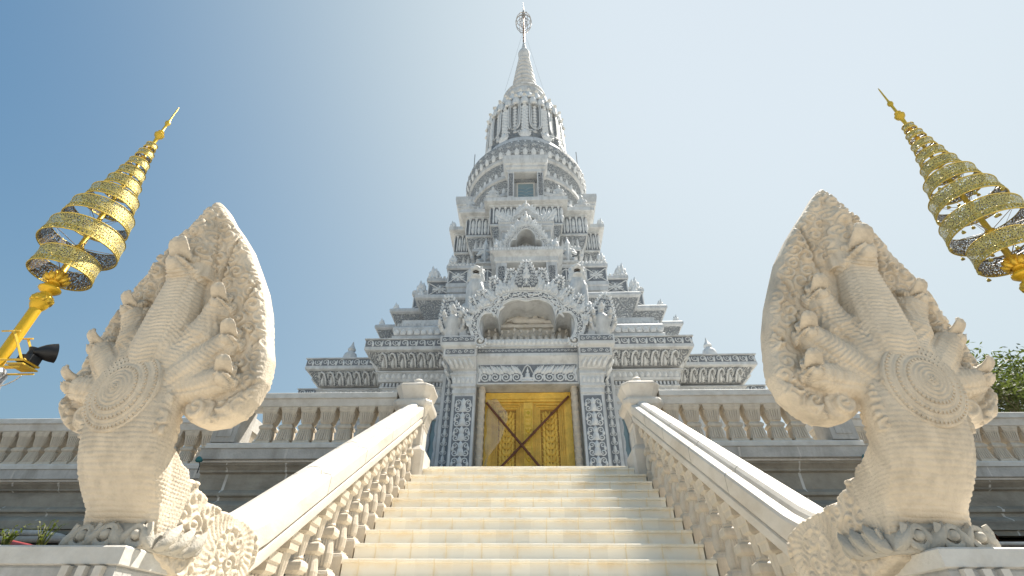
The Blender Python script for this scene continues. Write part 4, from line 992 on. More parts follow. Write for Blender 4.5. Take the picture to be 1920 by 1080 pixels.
def pediment(nm, y0, Pt, inner_l, outer_l, dep, ksz, tipz, floorz, scroll_r, flame_h, back=True, carve=True):
    """polylobed arch with carved band, bottom scrolls and a crest of flame leaves. Lists hold the left half, (x,z), bottom to crown."""
    def full(l):
        r = [None if p is None else (-p[0], p[1]) for p in reversed(l[:-1])]
        return l+r
    inn = arch_path(full(inner_l)); out = arch_path(full(outer_l))
    mb = MB(); a, b = ribbon(mb, inn, out, y0, dep); pd = tb(mb, nm, 'white')
    mb = MB(); m = len(a)
    inset = [(p.lerp(q, .18), p.lerp(q, .82)) for p, q in zip(a, b)]
    ribbon(mb, [i[0] for i in inset], [i[1] for i in inset], y0-.004, .02); mb.build('arch_ground', 'ground', pd)
    mb = MB()
    for f in (.06, .20, .80, .94): mb.tube([(p.lerp(q, f).x, y0-.01, p.lerp(q, f).y) for p, q in zip(a, b)], .022*ksz, 5)
    for i in range(1, m-1, 2):
        c = a[i].lerp(b[i], .5); w = (b[i]-a[i]).length; t = (a[i+1]-a[i-1]).normalized(); nn = Vector((-t.y, t.x))
        tt = Vector((t.x, 0, t.y)); n3 = Vector((nn.x, 0, nn.y)); hand = 1 if (i//2) % 2 else -1
        mb.spiral((c.x, y0-.01, c.y), tt, n3, FR, w*.25, hand, 1.3, .4, 0, seg=8)
        mb.petal(Vector((c.x, y0-.01, c.y))+tt*(w*.2), n3, (tt+n3*.5*hand).normalized(), FR, w*.16, w*.4, w*.1)
    for s in (-1, 1):                                           # volutes where the band ends
        e = a[0].lerp(b[0], .5) if s < 0 else a[-1].lerp(b[-1], .5); r = scroll_r
        o = Vector((e.x+s*-r*.3, y0-.02, e.y-r*.5))
        mb.spiral(o, X*(-s), Z, FR, r, -1, 1.5, .30, 0, start=.4, seg=18); mb.lathe([(r*.3, 0), (r*.2, .05), (.01, .07)], 10, o, ax=Matrix.Rotation(pi/2, 3, 'X'))
        for q in range(9):
            an = -pi*.1-q*pi/7.5; d = Vector((-s*cos(an), 0, sin(an))); mb.petal(o+d*(r*.95), d.cross(FR), d, FR, r*.38, r*.42, r*.15)
    mb.build('band_carving', 'relief', pd, True, 60)
    # crest of flames: three overlapping ranks
    mb = MB(); n = len(b)
    cum = [0]
    for i in range(1, n): cum.append(cum[-1]+(b[i]-b[i-1]).length)
    tot = cum[-1]
    def at_s(s):
        j = max(0, min(n-2, next((k for k in range(n-1) if cum[k+1] >= s), n-2))); u = (s-cum[j])/max(1e-6, cum[j+1]-cum[j]); p = b[j].lerp(b[j+1], u); t = (b[j+1]-b[j]).normalized(); return p, Vector((-t.y, t.x))
    for rank, (k, hh, yy, j0) in enumerate(((13, 1.0, .10, 0), (15, .72, .03, .5), (22, .42, -.03, 0))):
        for i in range(k):
            s = (i+.5+j0*0)/k
            if rank == 1 and i == 0: continue
            p, nn = at_s(s*tot); cen = 1-abs(s-.5)*2
            if nn.y < -.2: continue
            h = flame_h*hh*(.55+.75*cen**1.5); d = Vector((nn.x*.65, 0, abs(nn.y)*.65+.55)).normalized(); e = d.cross(FR)
            if rank == 0 and flame_h > .6: lace(mb, (p.x-nn.x*.04, y0+yy, p.y-nn.y*.04), e, d, FR, h, h*.66, .105)
            else: flame_mb(mb, (p.x-nn.x*.04, y0+yy, p.y-nn.y*.04), e, d, FR, h, h*.62, 0, rank < 2)
    h = tipz-b[n//2].y
    if flame_h > .6: lace(mb, (0, y0-.04, b[n//2].y+h*.02), X, Z, FR, h*1.0, h*.85, .11)
    else: flame_mb(mb, (0, y0+.02, b[n//2].y+h*.12), X, Z, FR, h*.9, h*.62)
    for q, k in ((.30, .34), (.5, .24), (.68, .16)):
        mb.petal((0, y0-.02, b[n//2].y+h*q), X, Z, FR, h*k, h*.3, .12)
        for s in (-1, 1): mb.spiral((s*h*k*.75, y0, b[n//2].y+h*(q-.06)), X*s, Z, FR, h*k*.4, 1, 1.4, .4, 0, seg=10)
    mb.build('flame_crest', ['relief', 'ground'], pd, True, 60)
    # web behind the flames so the crest is solid stone
    mb = MB(); web = []
    for i in range(0, n, 3):
        p, nn = b[i], None; s = cum[i]/tot; cen = 1-abs(s-.5)*2; _, nn = at_s(cum[i]); hh = flame_h*.55*(.5+.75*cen**1.5)
        web.append((p.x+nn.x*hh*.5, p.y+max(0, nn.y)*hh))
    poly = [(p.x, p.y) for p in b[::3]]+list(reversed(web))
    vs = [(x, y0+.12, z) for x, z in poly]+[(x, y0+.3, z) for x, z in poly]; k = len(b[::3]); rings = []
    for i in range(k):
        q0, q1 = poly[i], web[i]; rings.append([(q0[0], y0+.12, q0[1]), (q1[0], y0+.12, q1[1]), (q1[0], y0+.32, q1[1]), (q0[0], y0+.32, q0[1])])
    mb.loft(rings); mb.build('crest_web', 'carve_m', pd)
    return pd, a, b
# main pediment, from points measured on its face
y0 = 11.62
def L(lst): return [None if p is None else ((P(p[0]-1, p[1], y0).x-.03), P(p[0]-1, p[1], y0).z) for p in lst]
inn = L([(912, 638), (904, 624), (902, 605), (909, 591), (921, 588), (932, 591), (937, 599), None, (939, 588), (944, 575), (958, 566), (974, 563), (987, 566)]); inn[-1] = (0, inn[-1][1])
out = L([(888, 632), (882, 615), (884, 598), (893, 584), (908, 574), (922, 569), None, (931, 558), (945, 549), (964, 544), (987, 542)]); out[-1] = (0, out[-1][1])
pd, ia, ib = pediment('great_pediment', y0, P, inn, out, .95, 1.0, 9.62, 6.9, .17, .78)
# recess of the pediment: back wall, curved soffit comes with the band's depth; relief scene
mb = MB(); mb.box(-1.5, 1.5, 12.55, 12.7, 6.9, 9.0); tb(mb, 'tympanum', 'stone_l')
mb = MB()
for s in (-1, 1): xa, xb = sorted((s*1.26, s*1.9)); mb.box(xa, xb, 11.75, 12.7, 7.03, 7.9)
tb(mb, 'pediment_shoulder', 'white2')
mb = MB()   # reclining figure over a row of kneeling mourners
def ell(mb, c, r, n=10, m=6, ax=None):
    pr = [(max(.001, sin(pi*i/m)), -cos(pi*i/m)) for i in range(m+1)]; c = Vector(c)
    for_ = []
    rings = []
    for q, z in pr:
        ring = [Vector((q*cos(2*pi*j/n)*r[0], q*sin(2*pi*j/n)*r[1], z*r[2])) for j in range(n)]
        if ax is not None: ring = [ax @ p for p in ring]
        rings.append([p+c for p in ring])
    mb.loft(rings)
yy = 12.50
def T_(z): return z+.17
ell(mb, (-.52, yy, T_(8.03)), (.10, .08, .10)); ell(mb, (-.2, yy, T_(7.93)), (.34, .1, .13)); ell(mb, (.25, yy, T_(7.88)), (.42, .1, .11)); ell(mb, (.7, yy, T_(7.84)), (.25, .08, .07))
mb.tube([(-.42, yy-.05, T_(7.95)), (-.6, yy-.07, T_(7.86)), (-.62, yy-.07, T_(8.0))], [.05, .045, .04], 6); mb.box(-1.0, 1.0, yy-.08, yy+.06, 7.80, 7.90)
for i in range(9):
    x = -1.0+i*.25
    if 1 < i < 8: ell(mb, (x, yy-.01, 8.38+.10*sin(i*2.1)), (.075, .06, .085)); ell(mb, (x, yy, 8.24+.10*sin(i*2.1)), (.10, .06, .11))
    mb.spiral((x+.1, yy+.03, 8.52), X, Z, FR, .1, 1 if i % 2 else -1, 1.3, .35, 0, seg=8)
for i in range(13):
    x = -1.14+i*.19; h = .46+.05*sin(i*1.9); zb = 7.22
    ell(mb, (x, yy-.08, zb+h*.32), (.085, .10, h*.4)); ell(mb, (x+.01, yy-.12, zb+.03+h*.85), (.05, .05, .065)); mb.tube([(x-.05, yy-.14, zb+h*.55), (x+.02, yy-.20, zb+h*.5), (x+.04, yy-.18, zb+h*.62)], .022, 5)
mb.box(-1.25, 1.25, 12.3, 12.56, 7.03, 7.25)
tb(mb, 'tympanum_relief', 'stone_l', True, 60)
# second pediment and its little porch
def small_porch(y, hw, z0, z1, pw):
    mb = MB()
    for s in (-1, 1): xa, xb = sorted((s*(hw-pw), s*hw)); mb.box(xa, xb, y, y+1.3, z0, z1)
    mb.box(-hw+pw, hw-pw, y+.35, y+.5, z1-.75, z1-.10); mb.box(-hw+pw, hw-pw, y+.95, y+1.1, z0, z1)
    tb(mb, 'aedicule', 'white2')
    mb = MB()
    for s in (-1, 1): xa, xb = sorted((s*(hw-pw+.08), s*(hw-.08))); mb.box(xa, xb, y-.006, y+.02, z0+.2, z1-.45); 
    tb(mb, 'pillar_carving', 'panel_g')
    mb = MB(); mb.box(-hw+pw+.02, hw-pw-.02, y+.344, y+.36, z1-.5, z1-.3); tb(mb, 'beam_carving', 'panel_g')
small_porch(15.0, 1.20, 10.6, 12.72, .42)
mb = MB(); pr = [(0, 12.45), (.05, 12.5), (.05, 12.72), (.12, 12.78), (.22, 12.86), (.25, 12.88), (.25, 13.05), (.18, 13.07)]
mb.loft([[(-1.22-o, 15.0-o, z), (1.22+o, 15.0-o, z), (1.22+o, 16.9, z), (-1.22-o, 16.9, z)] for o, z in pr]); tb(mb, 'porch_slab', 'white')
mb = MB()
for i in range(26): mb.frame((-1.38+2.76*i/25, 14.752, 12.965), X, Z, FR, .03, .05, .012)
for s in (-1, 1):
    for i in range(3): mb.spiral((s*(.86+.13*i), 14.94, 12.61), X, Z, FR, .05, s, 1.2, .4, 0, seg=7)
tb(mb, 'slab_beads', 'relief', True, 60)
def arcpts(cx, zs, w, h, z0): return [(-w*x, z0+h*z) for x, z in zs]
I2 = [(-.70, 13.10), (-.70, 13.38), (-.60, 13.56), (-.42, 13.60), None, (-.40, 13.80), (-.25, 14.08), (-.08, 14.2), (0, 14.22)]
O2 = [(-.96, 13.10), (-.94, 13.50), (-.78, 13.78), (-.62, 13.86), None, (-.56, 14.05), (-.38, 14.32), (-.14, 14.46), (0, 14.48)]
I2 = [None if p is None else (p[0]*.92, 13.07+(p[1]-13.1)*.94) for p in I2]; O2 = [None if p is None else (p[0]*.92, 13.07+(p[1]-13.1)*.94) for p in O2]
pediment('middle_pediment', 14.86, P, I2, O2, .9, .7, 15.12, 13.05, .10, .52)
mb = MB(); mb.box(-.9, .9, 15.72, 15.9, 13.05, 14.7); tb(mb, 'niche_back', 'white2')
mb = MB()
for i in range(9): flame_mb(mb, (-.56+i*.14, 15.0, 13.07), X, Z, FR, .22+.12*sin(pi*i/8), .14, 0, False)
for i in range(7): flame_mb(mb, (-.42+i*.14, 15.3, 13.2), X, Z, FR, .3+.2*sin(pi*i/6), .2, 0, True)
tb(mb, 'niche_relief', 'relief', True, 60)
for s in (-1, 1):                                              # flame wings at the gable ends
    mb = MB(); flame_mb(mb, (s*1.02, 14.95, 13.07), Vector((cos(s*.3), 0, -sin(s*.3)*1)).normalized(), Vector((s*.35, 0, .95)).normalized(), FR, .72, .42); mb.petal((s*1.22, 14.85, 13.05), X, Z, FR, .22, .32, .15); tb(mb, 'gable_wing', 'relief', True, 60)
# third pediment
mb = MB(); pr = [(-.12, 14.4), (-.12, 15.1), (-.06, 15.15), (-.02, 15.3), (.02, 15.35), (.02, 15.5), (.06, 15.54), (.06, 15.64), (.0, 15.66)]
mb.loft([[(-1.2-o, 15.95-o, z), (1.2+o, 15.95-o, z), (1.2+o, 17.5, z), (-1.2-o, 17.5, z)] for o, z in pr]); tb(mb, 'upper_slab', 'white2')
mb = MB()
for i in range(30): mb.frame((-1.2+2.4*i/29, 15.885, 15.59), X, Z, FR, .02, .035, .012)
tb(mb, 'slab_beads', 'relief', True, 60)
I3 = [(-.40, 15.66), (-.38, 15.80), (-.28, 15.88), (-.20, 15.88), None, (-.18, 15.98), (-.09, 16.12), (0, 16.16)]
O3 = [(-.62, 15.66), (-.56, 15.95), (-.40, 16.08), (-.32, 16.1), None, (-.26, 16.22), (-.12, 16.38), (0, 16.42)]
pediment('top_pediment', 15.95, P, I3, O3, .6, .5, 16.95, 15.66, .07, .5)
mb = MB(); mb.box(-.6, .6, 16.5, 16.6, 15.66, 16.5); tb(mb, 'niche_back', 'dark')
for s in (-1, 1):
    mb = MB(); flame_mb(mb, (s*.92, 16.0, 15.66), X, Vector((s*.45, 0, .9)).normalized(), FR, .95, .42); flame_mb(mb, (s*.72, 15.98, 15.66), X, Vector((s*.25, 0, .95)).normalized(), FR, .65, .4); tb(mb, 'gable_wing', 'relief', True, 60)
# ================================================================ STATUES ON THE TEMPLE
def cap_limb(mb, pts, rd, n=10):
    mb.tube(pts, rd, n); ell(mb, pts[0], (rd[0],)*3, 10, 6); ell(mb, pts[-1], (rd[-1],)*3, 10, 6)
def lion_mb():
    """guardian lion facing -y, sitting upright; base at z=0, about 2 m tall"""
    mb = MB()
    ell(mb, (0, .10, .95), (.30, .34, .55)); ell(mb, (0, -.08, 1.10), (.27, .24, .34)); ell(mb, (0, .3, .42), (.34, .40, .38))
    for s in (-1, 1):
        cap_limb(mb, [(s*.17, -.14, 1.0), (s*.19, -.22, .55), (s*.19, -.24, .12)], [.13, .10, .085]); ell(mb, (s*.19, -.32, .07), (.11, .17, .08))
        ell(mb, (s*.30, .22, .32), (.14, .32, .28)); ell(mb, (s*.32, -.02, .07), (.10, .2, .08))
        ell(mb, (s*.15, -.36, 1.67), (.06, .05, .055)); ell(mb, (s*.24, -.02, 1.80), (.07, .05, .09))
    ell(mb, (0, -.06, 1.55), (.29, .27, .31)); ell(mb, (0, -.05, 1.42), (.30, .26, .2))
    ell(mb, (0, -.30, 1.62), (.20, .18, .10)); ell(mb, (0, -.42, 1.64), (.11, .08, .07)); ell(mb, (0, -.26, 1.40), (.17, .15, .06))
    ell(mb, (0, -.02, 1.80), (.22, .22, .16))
    cap_limb(mb, [(0, .62, .3), (0, .75, .7), (0, .62, 1.1)], [.07, .06, .08])
    return mb
def lion_disp(co, no):
    x, y, z = co.T; mane = ((z > 1.22) & (y > -.26)) | ((np.abs(x) > .17) & (z > 1.25))
    d = np.where(mane, .022*np.sin(x*46+6*np.sin(z*9))*np.sin(z*40), 0)
    fringe = (z < 1.3) & (z > .75) & (y < -.2); return d+np.where(fringe, .006*np.cos(x*70)*np.sin(z*20+np.abs(x)*25), 0)
LION = remeshed(lion_mb(), 'body', 'white', .026, None, 2, lion_disp)
def lion(s, label):
    global LION
    t = thing('guardian_lion', label, 'statue', (s*1.66, 12.75, 8.42), 'guardian lions above the entrance', rz=s*-.08)
    if s < 0: LION.parent = t
    else: o = LION.copy(); COL.objects.link(o); o.parent = t
    mb = MB(); mb.loft([[(s_*a, b-.0, z) for s_, a, b in ((-1, w, -d), (1, w, -d), (1, w, d), (-1, w, d))] for w, d, z in ((.42, .55, -.32), (.42, .55, -.22), (.36, .48, -.18), (.36, .48, -.10), (.42, .55, -.06), (.42, .55, .01))]); mb.build('plinth', 'white', t)
    mb = MB(); ell(mb, (0, -.33, 1.50), (.115, .11, .035)); mb.build('open_mouth', 'dark', t, True, 180)
    mb = MB()
    for i in range(7): mb.lathe([(.018, 0), (.001, .05)], 5, (-.11+.036*i, -.40+abs(i-3)*.018, 1.475))
    mb.build('teeth', 'white', t)
    return t
lion(-1, 'white guardian lion statue seated left of the great pediment peak'); lion(1, 'white guardian lion statue seated right of the great pediment peak')
# porch roof carrying the lions
mb = MB(); mb.box(-2.15, 2.15, 12.72, 13.5, 7.05, 8.1); mb.box(-1.5, 1.5, 12.72, 15.0, 8.1, 8.9); tb(mb, 'porch_roof', 'carve_m')
def guard(s, label):
    """crowned guardian kneeling with a tall staff and a wing-like back fin"""
    t = thing('crowned_guardian', label, 'statue', (s*1.82, 16.5, 13.37), 'crowned guardians of the middle gable')
    mb = MB()
    ell(mb, (0, 0, .62), (.17, .13, .26)); ell(mb, (0, .0, .40), (.19, .17, .16)); ell(mb, (0, -.02, .85), (.20, .12, .10))
    for q in (-1, 1):
        f = -q*s
        cap_limb(mb, [(q*.1, 0, .38), (q*.26, -.22, .42 if f > 0 else .2), (q*.22, -.12, .08)], [.12, .10, .07]); ell(mb, (q*.24, -.22, .05), (.08, .13, .05))
        cap_limb(mb, [(q*.2, 0, .86), (q*.30, -.08, .62), (q*.12, -.26, .66 if f > 0 else .55)], [.075, .06, .05])
    ell(mb, (0, -.04, 1.06), (.10, .105, .13)); ell(mb, (0, 0, .95), (.07, .07, .08)); mb.lathe([(.13, 1.10), (.14, 1.14), (.11, 1.17), (.12, 1.2), (.085, 1.24), (.09, 1.28), (.06, 1.32), (.062, 1.36), (.035, 1.42), (.015, 1.6)], 12, (0, -.02, 0))
    for q in (-1, 1): ell(mb, (q*.12, -.02, 1.06), (.03, .03, .07))
    b = remeshed(mb, 'body', 'white', .022, t, 2)
    t.scale = (1.12,)*3
    mb = MB(); mb.tube([(s*-.02, -.30, 0), (s*-.02, -.32, .95)], .035, 6); mb.build('staff', 'white', t)
    mb = MB(); flame_mb(mb, (-s*.18, .12, .45), X, Vector((-s*.5, 0, .9)).normalized(), FR, 1.0, .5); flame_mb(mb, (-s*.22, .12, .1), X, Vector((-s*.9, 0, .4)).normalized(), FR, .7, .45); mb.build('wing', 'relief', t, True, 60)
    mb = MB(); mb.box(-.32, .32, -.38, .28, -.01, .04); mb.build('base', 'white', t)
guard(-1, 'crowned white guardian statue left of the middle arched gable'); guard(1, 'crowned white guardian statue right of the middle arched gable')
def sitter_mb():
    mb = MB(); ell(mb, (0, 0, .20), (.24, .17, .10)); 
    for q in (-1, 1): cap_limb(mb, [(q*.08, .02, .17), (q*.27, -.06, .15), (0, -.16, .15)], [.085, .075, .05]); cap_limb(mb, [(q*.14, .0, .52), (q*.2, -.05, .36), (q*.04, -.13, .27)], [.05, .042, .036])
    ell(mb, (0, .01, .38), (.13, .09, .18)); ell(mb, (0, 0, .52), (.15, .075, .07)); ell(mb, (0, -.01, .68), (.075, .08, .095)); ell(mb, (0, 0, .59), (.05, .05, .06)); mb.lathe([(.07, .72), (.05, .78), (.02, .84), (.005, .94)], 8)
    return mb
SIT = None
def sitter(x, d, z, label, sc=1.0):
    global SIT
    t = thing('seated_figure', label, 'statue', (x, YC-d, z), 'seated figures on the upper ledges')
    if SIT is None: SIT = remeshed(sitter_mb(), 'body', 'white', .02, t, 2); SIT.scale = (sc,)*3; SIT.location = (0, 0, .1)
    else: o = SIT.copy(); COL.objects.link(o); o.parent = t; o.scale = (sc,)*3
    mb = MB(); mb.lathe([(.30, 0), (.33, .04), (.26, .08), (.31, .13), (.3, .17)], 12, sq=(1, .7)); b = mb.build('lotus_base', 'white', t); b.scale = (sc,)*3
sitter(-1.72, 3.95, 18.73, 'small white seated figure on the ledge just left of the top window', 1.15)
sitter(1.72, 3.95, 18.73, 'small white seated figure on the ledge just right of the top window', 1.15)
sitter(-2.98, 3.15, 18.73, 'small white seated figure on the outer left ledge below the drum', 1.2)
sitter(2.98, 3.15, 18.73, 'small white seated figure on the outer right ledge below the drum', 1.2)
def gable_serpent(s, label):
    """many-headed serpent finial with a flame crest at the foot of the great pediment"""
    t = thing('serpent_finial', label, 'statue', (s*2.12, 11.9, 7.03), 'serpent finials of the great pediment')
    mb = MB()
    cap_limb(mb, [(0, .05, .0), (0, -.05, .3), (0, -.12, .6)], [.22, .22, .2], 12)
    for q, (x, z, k) in enumerate(((0, .92, 1.1), (-.24, .72, .9), (.24, .72, .9), (-.34, .45, .8), (.34, .45, .8))):
        cap_limb(mb, [(x*.3, 0, .3), (x*.8, -.12, z-.18), (x, -.20, z)], [.10, .09*k, .08*k]); ell(mb, (x, -.26, z+.02), (.085*k, .13*k, .07*k)); ell(mb, (x, -.36, z+.06), (.05*k, .05*k, .05*k)); ell(mb, (x, -.27, z-.09), (.06*k, .10*k, .035*k))
    remeshed(mb, 'body', 'white', .022, t, 2)
    mb = MB(); u = Vector((s*.22, 0, 1)).normalized(); e = u.cross(FR)
    lace(mb, (-s*.05, .1, .30), e, u, FR, 1.35, 1.0, .12); lace(mb, (-s*.35, .14, .1), e, (u-X*s*.55).normalized(), FR, .95, .75, .12)
    mb.build('flame_crest', ['relief', 'ground'], t, True, 60)
gable_serpent(-1, 'white many-headed serpent finial at the left foot of the great pediment'); gable_serpent(1, 'white many-headed serpent finial at the right foot of the great pediment')
# ================================================================ SERPENT STATUES
# built once in a frame whose x = 0 is the statue's own middle plane (y and z as in the world); both statues share the meshes
NECKS = [([(0, 2.38, 1.10), (0, 2.34, 1.34), (0, 2.325, 1.56), (0, 2.29, 1.78)], [.135, .150, .140, .105])]
for s_ in (-1, 1):
    NECKS += [([(s_*.06, 2.39, 1.12), (s_*.135, 2.37, 1.30), (s_*.21, 2.36, 1.44), (s_*.262, 2.325, 1.57)], [.125, .120, .108, .080]),
              ([(s_*.08, 2.39, 1.09), (s_*.18, 2.385, 1.19), (s_*.295, 2.38, 1.28), (s_*.375, 2.35, 1.36)], [.12, .115, .104, .078]),
              ([(s_*.08, 2.40, 1.10), (s_*.20, 2.40, 1.13), (s_*.32, 2.40, 1.145), (s_*.41, 2.37, 1.155)], [.09, .095, .092, .076])]
HOOD = [(x_*.985, z_) for x_, z_ in [(0, 2.43), (.055, 2.375), (.12, 2.285), (.20, 2.19), (.29, 2.07), (.38, 1.92), (.455, 1.77), (.515, 1.62), (.56, 1.46), (.595, 1.32), (.61, 1.18), (.585, 1.075), (.53, .995), (.44, .945), (.345, .935), (.265, .96), (.225, 1.0), (.21, 1.05), (.10, 1.08)]]
def hood_y(z): return 2.47-.17*max(0, (z-1.35))/1.05-.06*max(0, z-1.9)
def naga_mb():
    mb = MB()
    # column
    col = [(.37, 2.69, .175, .10), (.44, 2.68, .18, .10), (.49, 2.65, .187, .10), (.54, 2.59, .192, .10), (.58, 2.55, .197, .10), (.64, 2.50, .207, .105), (.70, 2.455, .213, .11), (.76, 2.42, .217, .112), (.82, 2.395, .221, .112), (.88, 2.38, .226, .115), (.94, 2.37, .226, .118), (1.01, 2.362, .222, .12), (1.1, 2.375, .222, .125), (1.2, 2.41, .22, .13), (1.32, 2.44, .19, .11)]
    rings = []
    for z, y, rx, ry in col:
        ring = []
        for j in range(44):
            a = 2*pi*j/44; sn = sin(a); rr = ry if sn < 0 else ry*(1.15 if z > .86 else 1.5)
            ring.append((rx*1.035*(abs(cos(a))**.8)*(1 if cos(a) > 0 else -1), y+rr*(abs(sn)**.85)*(1 if sn > 0 else -1), z))
        rings.append(ring)
    mb.loft(rings)
    # hood: thick leaf with a rounded rim
    full = HOOD+[(-x, z) for x, z in reversed(HOOD[1:])]
    def ring(k, dy):
        out = []
        for i, (x, z) in enumerate(full):
            lob = 1+.012*sin(i*2.2); cz = 1.38
            out.append((x*k*lob, hood_y(z)+dy-.05*(abs(x)/.6)**2*0, cz+(z-cz)*(1-(1-k)*.8)*1))
        return out
    mb.loft([ring(.86, -.062), ring(.95, -.060), ring(.99, -.035), ring(1, 0), ring(.995, .05), ring(.96, .085), ring(.85, .10)])
    # swelling that carries the necks
    ell(mb, (0, 2.43, 1.36), (.42, .125, .33), 24, 14)
    # necks and the leaf ridges rising behind every head
    for pts, rd in NECKS:
        mb.tube(pts, rd, 14); ell(mb, pts[-1], (rd[-1],)*3, 12, 8)
    mb.tube([(0, 2.33, 1.80), (0, 2.31, 2.0), (0, 2.27, 2.18), (0, 2.22, 2.34)], [.15, .13, .085, .03], 14)
    ell(mb, (0, 2.24, 1.98), (.08, .07, .09)); ell(mb, (0, 2.20, 2.14), (.055, .05, .07))
    for s in (-1, 1):
        mb.tube([(s*.27, 2.39, 1.58), (s*.34, 2.40, 1.72), (s*.36, 2.40, 1.84)], [.095, .07, .025], 10)
        mb.tube([(s*.38, 2.42, 1.37), (s*.435, 2.43, 1.47), (s*.455, 2.44, 1.58)], [.085, .062, .02], 10)
        mb.tube([(s*.40, 2.44, 1.15), (s*.475, 2.45, 1.19), (s*.51, 2.45, 1.28)], [.08, .06, .02], 10)
        mb.tube([(s*.15, 2.38, 1.85), (s*.22, 2.38, 1.98), (s*.22, 2.36, 2.1)], [.06, .055, .02], 8)
        ell(mb, (s*.325, 2.43, 1.015), (.088, .07, .075))                # curled foot lobe
    # coil and spiny back fin running down into the handrail
    side = [(2.46, .86), (2.56, .80), (2.62, .785), (2.65, .745), (2.72, .74), (2.75, .705), (2.82, .70), (2.86, .665), (2.93, .668), (3.0, .65), (3.08, .655), (3.15, .645), (3.26, .64), (3.38, .61), (3.46, .54), (3.46, .40), (3.34, .26), (3.1, .17), (2.8, .30), (2.6, .36), (2.50, .6)]
    rings = []
    for x, k in ((-.205, .94), (-.18, 1.0), (.18, 1.0), (.205, .94)):
        cy, cz = 2.95, .5; rings.append([(x, cy+(y-cy)*k, cz+(z-cz)*k) for y, z in side])
    mb.loft(rings)
    mb.tube([(-.198, 3.16, .44), (-.16, 3.16, .44), (.16, 3.16, .44), (.198, 3.16, .44)], [.17, .215, .215, .17], 28)
    return mb
def dist_poly(co, pts):
    """distance to a polyline, arc length and side offset in the x-z plane"""
    best = np.full(len(co), 9.); arc = np.zeros(len(co)); lat = np.zeros(len(co)); L0 = 0
    for a, b in zip(pts[:-1], pts[1:]):
        a, b = np.array(a), np.array(b); d = b-a; L = np.linalg.norm(d); t = np.clip(((co-a) @ d)/L**2, 0, 1)
        q = co-(a+t[:, None]*d); r = np.sqrt((q**2).sum(1)); m = r < best
        best[m] = r[m]; arc[m] = (L0+t*L)[m]; pr = np.array([d[2], 0, -d[0]])/max(1e-6, np.hypot(d[0], d[2])); lat[m] = (q @ pr)[m]; L0 += L
    return best, arc, lat
def scrolls(u, v, pitch, seed, amp, wl):
    rs = np.random.RandomState(seed); h = np.zeros(len(u)); best = np.full(len(u), 9.)
    u0, u1, v0, v1 = u.min(), u.max(), v.min(), v.max()
    for i, cy in enumerate(np.arange(v0, v1+pitch, pitch*.86)):
        for cx in np.arange(u0+(pitch/2 if i % 2 else 0), u1+pitch, pitch):
            x, y = cx+rs.uniform(-.25, .25)*pitch, cy+rs.uniform(-.25, .25)*pitch; hand = rs.choice([-1, 1]); ph = rs.uniform(0, 6.28); k = rs.uniform(.8, 1.25)
            r = np.hypot(u-x, v-y); m = r < best; a = np.arctan2(v-y, u-x)
            val = np.clip(np.cos(2*pi*r/(wl*k)-hand*a*1.0+ph)*.85+.5, 0, 1); val = val*np.clip((pitch*.75-r)/(pitch*.25), 0, 1)+.35*np.clip(1-r/(wl*.8), 0, 1)
            h[m] = val[m]; best[m] = r[m]
    return h*amp
